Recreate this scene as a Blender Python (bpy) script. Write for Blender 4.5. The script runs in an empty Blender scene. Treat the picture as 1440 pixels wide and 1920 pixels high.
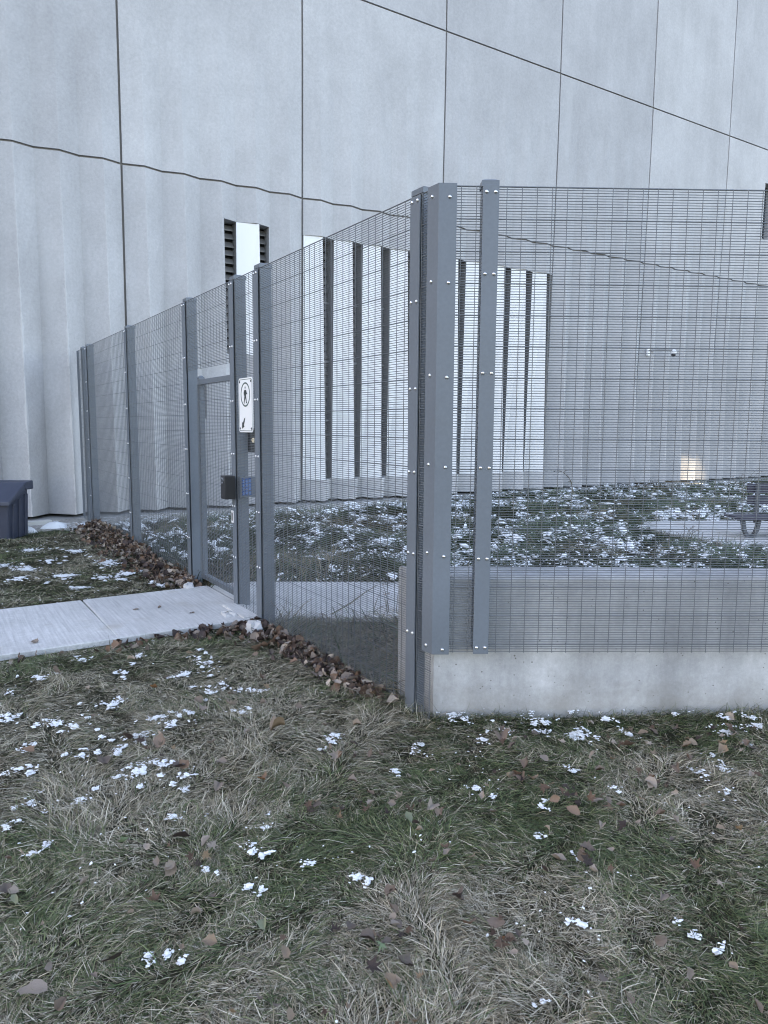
import bpy, math, random
import numpy as np
from mathutils import Matrix, Vector
rng = np.random.default_rng(7)
random.seed(7)
S = bpy.context.scene
COL = S.collection

# ------------------------------------------------------------------ camera
cd = bpy.data.cameras.new('camera')
cam = bpy.data.objects.new('camera', cd)
COL.objects.link(cam)
cd.sensor_fit = 'VERTICAL'
cd.sensor_height = 24.0
cd.lens = 24.0 * 1361.3 / 1920.0
cd.clip_start = 0.05
cd.clip_end = 2000
yaw, pit, rol = math.radians(32.424), math.radians(6.775), math.radians(0.407)
fwd = Vector((math.sin(yaw)*math.cos(pit), math.cos(yaw)*math.cos(pit), -math.sin(pit)))
rt0 = Vector((math.cos(yaw), -math.sin(yaw), 0))
up0 = rt0.cross(fwd)
rt = rt0*math.cos(rol) + up0*math.sin(rol)
up = -rt0*math.sin(rol) + up0*math.cos(rol)
cam.matrix_world = Matrix(((rt.x, up.x, -fwd.x, 0), (rt.y, up.y, -fwd.y, 0), (rt.z, up.z, -fwd.z, 1.6), (0, 0, 0, 1)))
S.camera = cam

# ------------------------------------------------------------------ sky and sun (the sun stands behind the building)
SUN_EL, SUN_AZ = math.radians(24), math.radians(-42)      # azimuth from +Y towards +X
w = bpy.data.worlds.new('World')
S.world = w
w.use_nodes = True
nt = w.node_tree
sky = nt.nodes.new('ShaderNodeTexSky')
sky.sky_type = 'NISHITA'
sky.sun_disc = False
sky.sun_elevation = SUN_EL
sky.sun_rotation = SUN_AZ
sky.air_density = 1.0
sky.dust_density = 2.0
sky.ozone_density = 1.0
bg = nt.nodes['Background']
nt.links.new(sky.outputs[0], bg.inputs[0])
bg.inputs[1].default_value = 0.15
sl = bpy.data.lights.new('sun', 'SUN')
sl.energy = 2.6
sl.angle = math.radians(0.5)
sl.color = (1.0, 0.95, 0.88)
sun = bpy.data.objects.new('sun', sl)
COL.objects.link(sun)
sd = Vector((math.sin(SUN_AZ)*math.cos(SUN_EL), math.cos(SUN_AZ)*math.cos(SUN_EL), math.sin(SUN_EL)))
sun.rotation_euler = sd.to_track_quat('Z', 'Y').to_euler()
sun.location = (10, 30, 30)
S.view_settings.view_transform = 'Standard'
S.view_settings.look = 'None'
S.view_settings.gamma = 1.0
S.view_settings.use_curve_mapping = False
S.cycles.filter_width = 1.1
S.view_settings.exposure = 2.7
S.view_settings.use_white_balance = True
S.view_settings.white_balance_temperature = 7750
S.view_settings.white_balance_tint = 18

# ------------------------------------------------------------------ helpers
def tag(o, label=None, cat=None, group=None, kind=None):
    if label: o['label'] = label
    if cat: o['category'] = cat
    if group: o['group'] = group
    if kind: o['kind'] = kind
    return o

def empty(name, loc, label=None, cat=None, group=None, kind=None):
    o = bpy.data.objects.new(name, None)
    o.empty_display_size = 0.1
    o.location = loc
    COL.objects.link(o)
    return tag(o, label, cat, group, kind)

def put(name, me, mat=None, parent=None, loc=None):
    o = bpy.data.objects.new(name, me)
    if mat is not None and len(me.materials) == 0:
        me.materials.append(mat)
    if parent is not None:
        o.parent = parent
        # parents are unrotated empties/meshes; meshes are written in world coordinates
        off = Vector((0, 0, 0)); p = parent
        while p is not None:
            off += Vector(p.location); p = p.parent
        o.location = (Vector(loc) if loc is not None else Vector((0, 0, 0))) - off
    elif loc is not None:
        o.location = loc
    COL.objects.link(o)
    return o

class MB:
    """collects simple shapes into one mesh"""
    def __init__(s): s.v, s.f = [], []
    def add(s, vs, fs):
        b = len(s.v); s.v += [tuple(p) for p in vs]
        s.f += [tuple(i+b for i in q) for q in fs]; return s
    def hexa(s, p):   # 8 points: bottom ring 0-3, top ring 4-7
        return s.add(p, [(3,2,1,0),(4,5,6,7),(0,1,5,4),(1,2,6,5),(2,3,7,6),(3,0,4,7)])
    def box(s, a, b):
        (x0,y0,z0),(x1,y1,z1) = a, b
        return s.hexa([(x0,y0,z0),(x1,y0,z0),(x1,y1,z0),(x0,y1,z0),(x0,y0,z1),(x1,y0,z1),(x1,y1,z1),(x0,y1,z1)])
    def obox(s, o, dx, dy, a, b):  # box in a rotated horizontal frame
        pts = []
        for z in (a[2], b[2]):
            for u, v_ in ((a[0],a[1]),(b[0],a[1]),(b[0],b[1]),(a[0],b[1])):
                pts.append((o[0]+dx[0]*u+dy[0]*v_, o[1]+dx[1]*u+dy[1]*v_, z))
        return s.hexa(pts)
    def tube(s, pts, rad, n=6, cap=True):
        rings = []
        for i, p in enumerate(pts):
            p = Vector(p)
            t = (Vector(pts[min(i+1, len(pts)-1)]) - Vector(pts[max(i-1, 0)])).normalized()
            a = t.cross(Vector((0, 0, 1)))
            if a.length < 1e-3: a = t.cross(Vector((1, 0, 0)))
            a.normalize(); b = t.cross(a)
            r = rad[i] if hasattr(rad, '__len__') else rad
            rings.append([p + (a*math.cos(2*math.pi*k/n) + b*math.sin(2*math.pi*k/n))*r for k in range(n)])
        vs = [q for r_ in rings for q in r_]; fs = []
        for i in range(len(pts)-1):
            for k in range(n):
                fs.append((i*n+k, i*n+(k+1) % n, (i+1)*n+(k+1) % n, (i+1)*n+k))
        if cap:
            fs.append(tuple(range(n-1, -1, -1))); fs.append(tuple((len(pts)-1)*n+k for k in range(n)))
        return s.add(vs, fs)
    def mesh(s, name, mat=None, smooth=False, bevel=0):
        me = bpy.data.meshes.new(name)
        me.from_pydata(s.v, [], s.f)
        if bevel:
            import bmesh
            bm = bmesh.new(); bm.from_mesh(me)
            bmesh.ops.recalc_face_normals(bm, faces=bm.faces)
            es = [e for e in bm.edges if len(e.link_faces) == 2 and e.calc_face_angle(0) > 0.5]
            bmesh.ops.bevel(bm, geom=es, offset=bevel, segments=2, affect='EDGES', profile=0.6)
            bm.to_mesh(me); bm.free()
        me.update()
        if smooth: me.shade_smooth()
        if mat is not None: me.materials.append(mat)
        return me
    def build(s, name, mat, parent=None, smooth=False, bevel=0):
        return put(name, s.mesh(name, mat, smooth, bevel), None, parent)

def np_mesh(name, verts, faces_list, mat=None, smooth=False, color=None):
    """verts (N,3); faces_list = list of int arrays (M,k)"""
    me = bpy.data.meshes.new(name)
    V = np.ascontiguousarray(verts, dtype=np.float32)
    me.vertices.add(len(V)); me.vertices.foreach_set('co', V.ravel())
    loops = np.concatenate([f.ravel() for f in faces_list]).astype(np.int32)
    tot = np.concatenate([np.full(len(f), f.shape[1], np.int32) for f in faces_list])
    start = np.concatenate([[0], np.cumsum(tot)[:-1]]).astype(np.int32)
    me.loops.add(len(loops)); me.loops.foreach_set('vertex_index', loops)
    me.polygons.add(len(tot)); me.polygons.foreach_set('loop_start', start)
    me.polygons.foreach_set('loop_total', tot)
    if smooth: me.polygons.foreach_set('use_smooth', np.ones(len(tot), bool))
    me.update(calc_edges=True)
    if color is not None:
        at = me.color_attributes.new('tint', 'FLOAT_COLOR', 'POINT')
        c = np.ones((len(V), 4), np.float32); c[:, :3] = color
        at.data.foreach_set('color', c.ravel())
    if mat is not None: me.materials.append(mat)
    return me

_lat = rng.random((256, 256))
def vn(x, y, s=1.0, o=0):
    x = np.asarray(x)*s + 17.3*(o+1); y = np.asarray(y)*s + 41.7*(o+1)
    i = np.floor(x).astype(int); j = np.floor(y).astype(int)
    fx = x-i; fy = y-j; fx = fx*fx*(3-2*fx); fy = fy*fy*(3-2*fy)
    a = _lat[i & 255, j & 255]; b = _lat[(i+1) & 255, j & 255]; c = _lat[i & 255, (j+1) & 255]; d = _lat[(i+1) & 255, (j+1) & 255]
    return (a*(1-fx)+b*fx)*(1-fy) + (c*(1-fx)+d*fx)*fy
def fbm(x, y, s=1.0, o=0, n=3):
    t = 0; a = 1; m = 0
    for k in range(n):
        t = t + a*vn(x, y, s*2.03**k, o+k*3); m += a; a *= 0.5
    return t/m
def ss(a, b, x):
    t = np.clip((x-a)/(b-a), 0, 1); return t*t*(3-2*t)

# ------------------------------------------------------------------ materials
def new_mat(name, rough=0.8, col=(.5, .5, .5), metal=0.0, spec=0.5):
    m = bpy.data.materials.new(name); m.use_nodes = True
    b = m.node_tree.nodes['Principled BSDF']
    b.inputs['Base Color'].default_value = (*col, 1)
    b.inputs['Roughness'].default_value = rough
    b.inputs['Metallic'].default_value = metal
    b.inputs['Specular IOR Level'].default_value = spec
    return m
def N(m, t, **kw):
    n = m.node_tree.nodes.new(t)
    for k, v in kw.items():
        if k in n.inputs.keys(): n.inputs[k].default_value = v
        else: setattr(n, k, v)
    return n
def LK(m, a, b): m.node_tree.links.new(a, b)
def BS(m): return m.node_tree.nodes['Principled BSDF']
def noise(m, scale, detail=4, rough=0.55, stretch=(1, 1, 1), coord='Object'):
    tc = N(m, 'ShaderNodeTexCoord'); mp = N(m, 'ShaderNodeMapping'); mp.inputs['Scale'].default_value = stretch
    LK(m, tc.outputs[coord], mp.inputs[0])
    n = N(m, 'ShaderNodeTexNoise'); n.inputs['Scale'].default_value = scale; n.inputs['Detail'].default_value = detail
    n.inputs['Roughness'].default_value = rough
    LK(m, mp.outputs[0], n.inputs['Vector'])
    return n
def ramp(m, src, stops):
    r = N(m, 'ShaderNodeValToRGB'); e = r.color_ramp.elements
    e[0].position, e[0].color = stops[0][0], (*stops[0][1], 1)
    e[1].position, e[1].color = stops[1][0], (*stops[1][1], 1)
    for p, c in stops[2:]:
        k = e.new(p); k.color = (*c, 1)
    LK(m, src, r.inputs[0]); return r
def mix(m, fac, a, b, mode='MIX'):
    x = N(m, 'ShaderNodeMix', data_type='RGBA', blend_type=mode)
    for s_, i in ((fac, 0), (a, 6), (b, 7)):
        if hasattr(s_, 'links') or hasattr(s_, 'is_linked'): LK(m, s_, x.inputs[i])
        else: x.inputs[i].default_value = s_ if not isinstance(s_, tuple) else (*s_, 1)
    return x.outputs[2]
def bump(m, h, strength=0.3, dist=0.01):
    b = N(m, 'ShaderNodeBump'); b.inputs['Strength'].default_value = strength; b.inputs['Distance'].default_value = dist
    LK(m, h, b.inputs['Height']); LK(m, b.outputs[0], BS(m).inputs['Normal']); return b

g = lambda v: (v, v, v)
def make_concrete(name, lo, hi, streak=0.5, speck=0.0, sc=1.0):
    m = new_mat(name, 0.85, spec=0.3)
    n1 = noise(m, 0.75*sc, 7, 0.66, (1, 1, 0.8))
    base = ramp(m, n1.outputs[0], [(0.30, lo), (0.70, hi)]).outputs[0]
    n2 = noise(m, 2.6*sc, 5, 0.65, (1.0, 1.0, 0.10))
    st = ramp(m, n2.outputs[0], [(0.32, g(1-0.16*streak)), (0.66, g(1.0+0.08*streak))]).outputs[0]
    c = mix(m, 1.0, base, st, 'MULTIPLY')
    n3 = noise(m, 22*sc, 6, 0.75)
    c = mix(m, 1.0, c, ramp(m, n3.outputs[0], [(0.3, g(0.88)), (0.7, g(1.10))]).outputs[0], 'MULTIPLY')
    n4 = noise(m, 140*sc, 2, 0.6)
    c = mix(m, 1.0, c, ramp(m, n4.outputs[0], [(0.3, g(0.93)), (0.7, g(1.06))]).outputs[0], 'MULTIPLY')
    if speck:
        vo = N(m, 'ShaderNodeTexVoronoi'); vo.inputs['Scale'].default_value = 42
        tc = N(m, 'ShaderNodeTexCoord'); LK(m, tc.outputs['Object'], vo.inputs['Vector'])
        n5 = noise(m, 2.2, 4, 0.7)
        th = N(m, 'ShaderNodeMath', operation='MULTIPLY'); LK(m, n5.outputs[0], th.inputs[0]); th.inputs[1].default_value = 0.32
        lt = N(m, 'ShaderNodeMath', operation='LESS_THAN'); LK(m, vo.outputs['Distance'], lt.inputs[0]); LK(m, th.outputs[0], lt.inputs[1])
        pw = N(m, 'ShaderNodeMath', operation='MULTIPLY'); LK(m, lt.outputs[0], pw.inputs[0]); pw.inputs[1].default_value = speck
        wn = N(m, 'ShaderNodeMath', operation='LESS_THAN'); LK(m, vo.outputs['Color'], wn.inputs[0]); wn.inputs[1].default_value = 0.25
        p2 = N(m, 'ShaderNodeMath', operation='MULTIPLY'); LK(m, pw.outputs[0], p2.inputs[0]); LK(m, wn.outputs[0], p2.inputs[1])
        c = mix(m, p2.outputs[0], c, (0.10, 0.09, 0.08))
    LK(m, c, BS(m).inputs['Base Color'])
    bump(m, n3.outputs[0], 0.25, 0.006)
    return m, c

M = {}
M['panel'], _c = make_concrete('precast_concrete', (0.415, 0.41, 0.41), (0.52, 0.517, 0.517), 0.35)
# per panel tone and faint lighter wandering marks left by the formwork
m = M['panel']
oi = N(m, 'ShaderNodeObjectInfo')
pr = ramp(m, oi.outputs['Random'], [(0.0, (0.90, 0.90, 0.91)), (1.0, (1.07, 1.065, 1.06))]).outputs[0]
c = mix(m, 1.0, _c, pr, 'MULTIPLY')
n = noise(m, 1.7, 4, 0.5, (1, 1, 0.16))
c = mix(m, ramp(m, n.outputs[0], [(0.60, g(0)), (0.72, g(0.35))]).outputs[0], c, (0.50, 0.50, 0.50))
# chalky wear along the outer fold lines, faint grime in the inner ones
tc = N(m, 'ShaderNodeTexCoord'); sp = N(m, 'ShaderNodeSeparateXYZ'); LK(m, tc.outputs['Object'], sp.inputs[0])
def mth(op, a, b_=None, c_=None):
    x = N(m, 'ShaderNodeMath', operation=op)
    for i_, q in enumerate((a, b_, c_)):
        if q is None: continue
        if hasattr(q, 'is_linked'): LK(m, q, x.inputs[i_])
        else: x.inputs[i_].default_value = q
    return x.outputs[0]
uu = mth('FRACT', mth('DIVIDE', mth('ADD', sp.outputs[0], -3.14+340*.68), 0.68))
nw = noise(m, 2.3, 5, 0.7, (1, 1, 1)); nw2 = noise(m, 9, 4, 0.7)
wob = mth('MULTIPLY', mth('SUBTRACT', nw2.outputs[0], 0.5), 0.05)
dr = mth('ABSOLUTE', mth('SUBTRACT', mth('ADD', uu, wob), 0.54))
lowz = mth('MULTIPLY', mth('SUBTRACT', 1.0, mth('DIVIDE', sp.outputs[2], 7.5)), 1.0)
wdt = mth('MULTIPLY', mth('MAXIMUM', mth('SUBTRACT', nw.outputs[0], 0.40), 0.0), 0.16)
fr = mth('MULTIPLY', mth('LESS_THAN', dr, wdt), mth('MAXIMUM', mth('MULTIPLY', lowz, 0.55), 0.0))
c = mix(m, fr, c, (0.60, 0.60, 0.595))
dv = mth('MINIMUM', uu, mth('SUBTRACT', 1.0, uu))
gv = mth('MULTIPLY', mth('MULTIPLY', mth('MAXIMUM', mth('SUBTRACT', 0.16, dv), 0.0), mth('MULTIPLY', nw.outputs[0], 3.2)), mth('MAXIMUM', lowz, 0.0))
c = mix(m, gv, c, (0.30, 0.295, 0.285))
LK(m, c, BS(m).inputs['Base Color'])
M['low_wall'], _c = make_concrete('cast_wall_concrete', (0.29, 0.295, 0.305), (0.53, 0.535, 0.545), 1.2, 0.8, 1.6)
m = M['low_wall']   # weather stain along the foot of the wall
tc = N(m, 'ShaderNodeTexCoord'); sp = N(m, 'ShaderNodeSeparateXYZ'); LK(m, tc.outputs['Object'], sp.inputs[0])
nn_ = noise(m, 5, 4, 0.7)
ad = N(m, 'ShaderNodeMath', operation='MULTIPLY_ADD'); LK(m, nn_.outputs[0], ad.inputs[0]); ad.inputs[1].default_value = -0.5; LK(m, sp.outputs[2], ad.inputs[2])
mm = N(m, 'ShaderNodeMapRange'); LK(m, ad.outputs[0], mm.inputs[0]); mm.inputs[1].default_value = -0.28; mm.inputs[2].default_value = 0.0; mm.inputs[3].default_value = 0.62; mm.inputs[4].default_value = 0.0
LK(m, mix(m, mm.outputs[0], _c, (0.20, 0.185, 0.16)), BS(m).inputs['Base Color'])
M['found'], _ = make_concrete('foundation_concrete', (0.24, 0.235, 0.23), (0.36, 0.355, 0.345), 0.6)
# broom finished path
M['path'], _c = make_concrete('path_concrete', (0.43, 0.427, 0.42), (0.56, 0.556, 0.55), 0.2, 0.0, 1.3)
m = M['path']
br = noise(m, 60, 3, 0.6, (1.0, 0.035, 1.0))
c = mix(m, 1.0, _c, ramp(m, br.outputs[0], [(0.3, g(0.80)), (0.7, g(1.08))]).outputs[0], 'MULTIPLY')
n = noise(m, 1.5, 4, 0.6)
c = mix(m, ramp(m, n.outputs[0], [(0.57, g(0)), (0.66, g(0.55))]).outputs[0], c, (0.36, 0.33, 0.29))
LK(m, c, BS(m).inputs['Base Color']); bump(m, br.outputs[0], 0.5, 0.006)
M['gravel'] = m = new_mat('gravel_strip', 0.9)
vo = N(m, 'ShaderNodeTexVoronoi'); vo.inputs['Scale'].default_value = 28
tc = N(m, 'ShaderNodeTexCoord'); LK(m, tc.outputs['Object'], vo.inputs['Vector'])
hs = N(m, 'ShaderNodeSeparateColor'); LK(m, vo.outputs['Color'], hs.inputs[0])
gc = ramp(m, hs.outputs[0], [(0.0, (0.22, 0.21, 0.19)), (1.0, (0.44, 0.42, 0.39))]).outputs[0]
n = noise(m, 1.3, 5, 0.65); n2 = noise(m, 9, 4, 0.7)
sn = mix(m, 0.5, n.outputs[0], n2.outputs[0])
c = mix(m, ramp(m, sn, [(0.53, g(0)), (0.57, g(0.8))]).outputs[0], gc, (0.82, 0.83, 0.84))
LK(m, c, BS(m).inputs['Base Color']); bump(m, vo.outputs['Distance'], 0.8, 0.02)
# painted steel of the fence
def paint(name, col, rough=0.42):
    m = new_mat(name, rough, col)
    n = noise(m, 1.1, 4, 0.6); n2 = noise(m, 55, 3, 0.6)
    c = mix(m, 1.0, col, ramp(m, n.outputs[0], [(0.3, g(0.90)), (0.7, g(1.10))]).outputs[0], 'MULTIPLY')
    c = mix(m, 1.0, c, ramp(m, n2.outputs[0], [(0.3, g(0.94)), (0.7, g(1.05))]).outputs[0], 'MULTIPLY')
    LK(m, c, BS(m).inputs['Base Color'])
    LK(m, ramp(m, n.outputs[0], [(0.3, g(rough-0.06)), (0.7, g(rough+0.1))]).outputs[0], BS(m).inputs['Roughness'])
    return m
M['steel'] = paint('grey_painted_steel', (0.122, 0.143, 0.168))
M['wire'] = paint('grey_coated_wire', (0.112, 0.125, 0.138), 0.45)
M['zinc'] = new_mat('bolt_metal', 0.32, (0.72, 0.72, 0.72), 1.0)
M['white_metal'] = m = new_mat('white_metal_panel', 0.38, (0.80, 0.80, 0.80))
n = noise(m, 1.0, 3, 0.6, (1, 1, 0.3))
LK(m, ramp(m, n.outputs[0], [(0.3, g(0.73)), (0.7, g(0.81))]).outputs[0], BS(m).inputs['Base Color'])
M['louver'] = new_mat('louver_metal', 0.5, (0.13, 0.125, 0.12))
M['jamb'] = new_mat('louver_jamb', 0.6, (0.24, 0.24, 0.24))
M['dark'] = new_mat('dark_void', 0.9, (0.012, 0.012, 0.012))
M['sealant'] = new_mat('joint_sealant', 0.9, (0.15, 0.14, 0.13))
M['glass'] = new_mat('window_glass', 0.06, (0.02, 0.025, 0.03), 0.0, 0.8)
M['black'] = new_mat('black_plastic', 0.45, (0.018, 0.018, 0.02))
M['chrome'] = new_mat('chrome_ring', 0.15, (0.8, 0.8, 0.8), 1.0)
M['lens'] = new_mat('lens_glass', 0.05, (0.01, 0.01, 0.012))
M['blue'] = new_mat('blue_keypad', 0.5, (0.02, 0.065, 0.20))
M['lightblue'] = new_mat('pale_blue_key', 0.5, (0.10, 0.20, 0.42))
M['bin'] = m = new_mat('navy_plastic', 0.5, (0.028, 0.036, 0.062))
n = noise(m, 70, 3, 0.6); bump(m, n.outputs[0], 0.15, 0.003)
n2 = noise(m, 3, 4, 0.6)
LK(m, ramp(m, n2.outputs[0], [(0.35, (0.026, 0.034, 0.06)), (0.7, (0.037, 0.045, 0.072))]).outputs[0], BS(m).inputs['Base Color'])
M['bench'] = new_mat('dark_bench_plastic', 0.6, (0.035, 0.032, 0.05))
M['benchleg'] = new_mat('grey_bench_leg', 0.6, (0.07, 0.075, 0.085))
M['sign'] = new_mat('sign_white', 0.4, (0.80, 0.80, 0.80))
M['signink'] = new_mat('sign_ink', 0.5, (0.025, 0.032, 0.032))
M['ring'] = new_mat('sign_ring_green', 0.5, (0.05, 0.085, 0.085))
M['snow'] = m = new_mat('snow', 0.85, (0.78, 0.80, 0.82), 0, 0.2)
n = noise(m, 120, 4, 0.7); bump(m, n.outputs[0], 0.6, 0.006)
M['ice'] = m = new_mat('frosted_concrete_lump', 0.8, (0.46, 0.46, 0.46))
n = noise(m, 40, 4, 0.7); bump(m, n.outputs[0], 0.5, 0.006)
M['board'] = new_mat('weathered_board', 0.85, (0.52, 0.51, 0.48))
M['soil'] = m = new_mat('lawn_thatch', 0.95, (0.04, 0.036, 0.024), 0, 0.1)
n = noise(m, 2.2, 5, 0.7); n2 = noise(m, 45, 5, 0.75)
c = ramp(m, n.outputs[0], [(0.3, (0.018, 0.022, 0.012)), (0.7, (0.055, 0.047, 0.030))]).outputs[0]
c = mix(m, 1.0, c, ramp(m, n2.outputs[0], [(0.3, g(0.5)), (0.75, g(1.7))]).outputs[0], 'MULTIPLY')
LK(m, c, BS(m).inputs['Base Color']); bump(m, n2.outputs[0], 1.0, 0.03)
def blade_mat(name):
    m = new_mat(name, 0.55, (.1, .1, .05), 0, 0.25)
    a = N(m, 'ShaderNodeAttribute'); a.attribute_name = 'tint'
    LK(m, a.outputs['Color'], BS(m).inputs['Base Color'])
    return m
M['grass'] = blade_mat('grass_blades')
M['garden_grass'] = blade_mat('garden_blades')
M['litter'] = blade_mat('leaf_litter')
M['stem'] = new_mat('dry_stem', 0.8, (0.10, 0.085, 0.05))
LEAFCOL = {'pale': (0.36, 0.30, 0.25), 'tan': (0.27, 0.19, 0.12), 'brown': (0.14, 0.088, 0.062), 'dark': (0.055, 0.038, 0.034),
           'orange': (0.21, 0.10, 0.045), 'grey': (0.20, 0.16, 0.135), 'green': (0.20, 0.27, 0.15)}
def leaf_mat(k, col):
    m = new_mat('leaf_'+k, 0.65, col, 0, 0.3)
    n = noise(m, 34, 4, 0.7)
    oi = N(m, 'ShaderNodeObjectInfo')
    c = mix(m, 1.0, col, ramp(m, n.outputs[0], [(0.3, g(0.62)), (0.7, g(1.22))]).outputs[0], 'MULTIPLY')
    c = mix(m, 1.0, c, ramp(m, oi.outputs['Random'], [(0.0, g(0.78)), (1.0, (1.2, 1.18, 1.15))]).outputs[0], 'MULTIPLY')
    ge = N(m, 'ShaderNodeNewGeometry')          # the underside of a dead leaf is paler and greyer
    c = mix(m, ge.outputs['Backfacing'], c, mix(m, 0.35, c, (0.30, 0.25, 0.21)))
    LK(m, c, BS(m).inputs['Base Color']); bump(m, n.outputs[0], 0.8, 0.006)
    return m
for k_, c_ in LEAFCOL.items(): M['leaf_'+k_] = leaf_mat(k_, c_)
SNOW= [(0.836,5.123,0.036,0.061),(1.189,4.991,0.044,0.074),(1.533,4.649,0.072,0.161),(1.02,4.733,0.034,0.054),(0.535,4.874,0.06,0.064),(0.34,4.753,0.044,0.06),(0.832,4.215,0.097,0.077),(1.339,4.491,0.136,0.052),(1.366,4.057,0.047,0.107),(1.504,4.099,0.023,0.056),(1.645,3.971,0.071,0.064),(1.417,3.676,0.041,0.046),(0.519,4.061,0.051,0.076),(0.6,3.955,0.061,0.074),(0.362,4.191,0.034,0.071),(0.995,3.846,0.104,0.068),(1.053,3.679,0.09,0.078),(0.848,3.649,0.081,0.054),(0.778,3.597,0.053,0.039),(0.567,3.574,0.033,0.049),(0.341,3.528,0.049,0.034),(0.745,3.28,0.073,0.082),(0.86,3.302,0.045,0.079),(0.93,3.136,0.058,0.058),(1.66,3.1,0.04,0.063),(0.474,3.128,0.067,0.042),(0.304,3.232,0.04,0.043),(0.246,3.097,0.04,0.022),(0.864,2.787,0.039,0.021),(1.07,2.552,0.032,0.028),(0.709,3.493,0.023,0.054),(0.351,3.816,0.036,0.04),(0.31,4.265,0.029,0.048),(2.382,3.025,0.076,0.164),(2.726,2.68,0.069,0.101),(2.815,2.53,0.101,0.139),(3.025,2.523,0.052,0.097),(2.515,2.753,0.023,0.069),(2.341,2.728,0.036,0.058),(1.956,2.763,0.034,0.058),(3.028,2.361,0.033,0.056),(2.572,2.98,0.042,0.039),(2.703,2.927,0.096,0.047),(2.802,2.839,0.066,0.039),(2.98,2.749,0.042,0.048),(3.043,2.728,0.036,0.048),(3.321,2.605,0.11,0.067),(3.548,2.439,0.098,0.077),(3.731,2.411,0.056,0.045),(3.911,2.301,0.112,0.073),(3.573,2.171,0.046,0.063),(3.452,2.124,0.045,0.067),(3.675,2.068,0.046,0.071),(3.17,1.984,0.024,0.057),(2.965,1.904,0.05,0.052),(3.08,1.876,0.038,0.036),(2.913,1.743,0.052,0.047),(1.955,2.333,0.047,0.043),(2.51,2.019,0.028,0.035),(2.11,2.074,0.029,0.035),(2.486,2.241,0.025,0.05),(1.954,1.894,0.015,0.026),(1.967,1.762,0.016,0.032),(1.771,2.68,0.025,0.032),(0.259,2.838,0.036,0.03),(0.966,2.458,0.022,0.04),(0.914,2.215,0.035,0.054),(0.446,2.594,0.019,0.017),(0.535,2.049,0.024,0.021),(0.471,2.032,0.025,0.016),(1.107,2.234,0.039,0.033),(1.674,1.51,0.035,0.018),(1.974,1.265,0.027,0.024),(1.969,1.179,0.016,0.018),(2.252,1.228,0.021,0.024),(0.978,2.373,0.012,0.021),(1.339,1.32,0.012,0.011),(1.248,2.054,0.026,0.025),(0.794,2.372,0.015,0.023),(0.896,8.727,0.144,0.198),(1.175,8.067,0.121,0.146),(1.712,8.613,0.133,0.241),(0.782,8.144,0.097,0.115),(1.225,7.451,0.093,0.101),(1.777,7.874,0.112,0.147),(0.713,9.012,0.082,0.138),(1.165,9.124,0.086,0.11),(1.666,7.624,0.087,0.11),(1.924,7.178,0.053,0.102),(1.1,10.01,0.132,0.13),(1.524,9.539,0.117,0.123),(1.53,7.858,0.077,0.115)]
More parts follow.
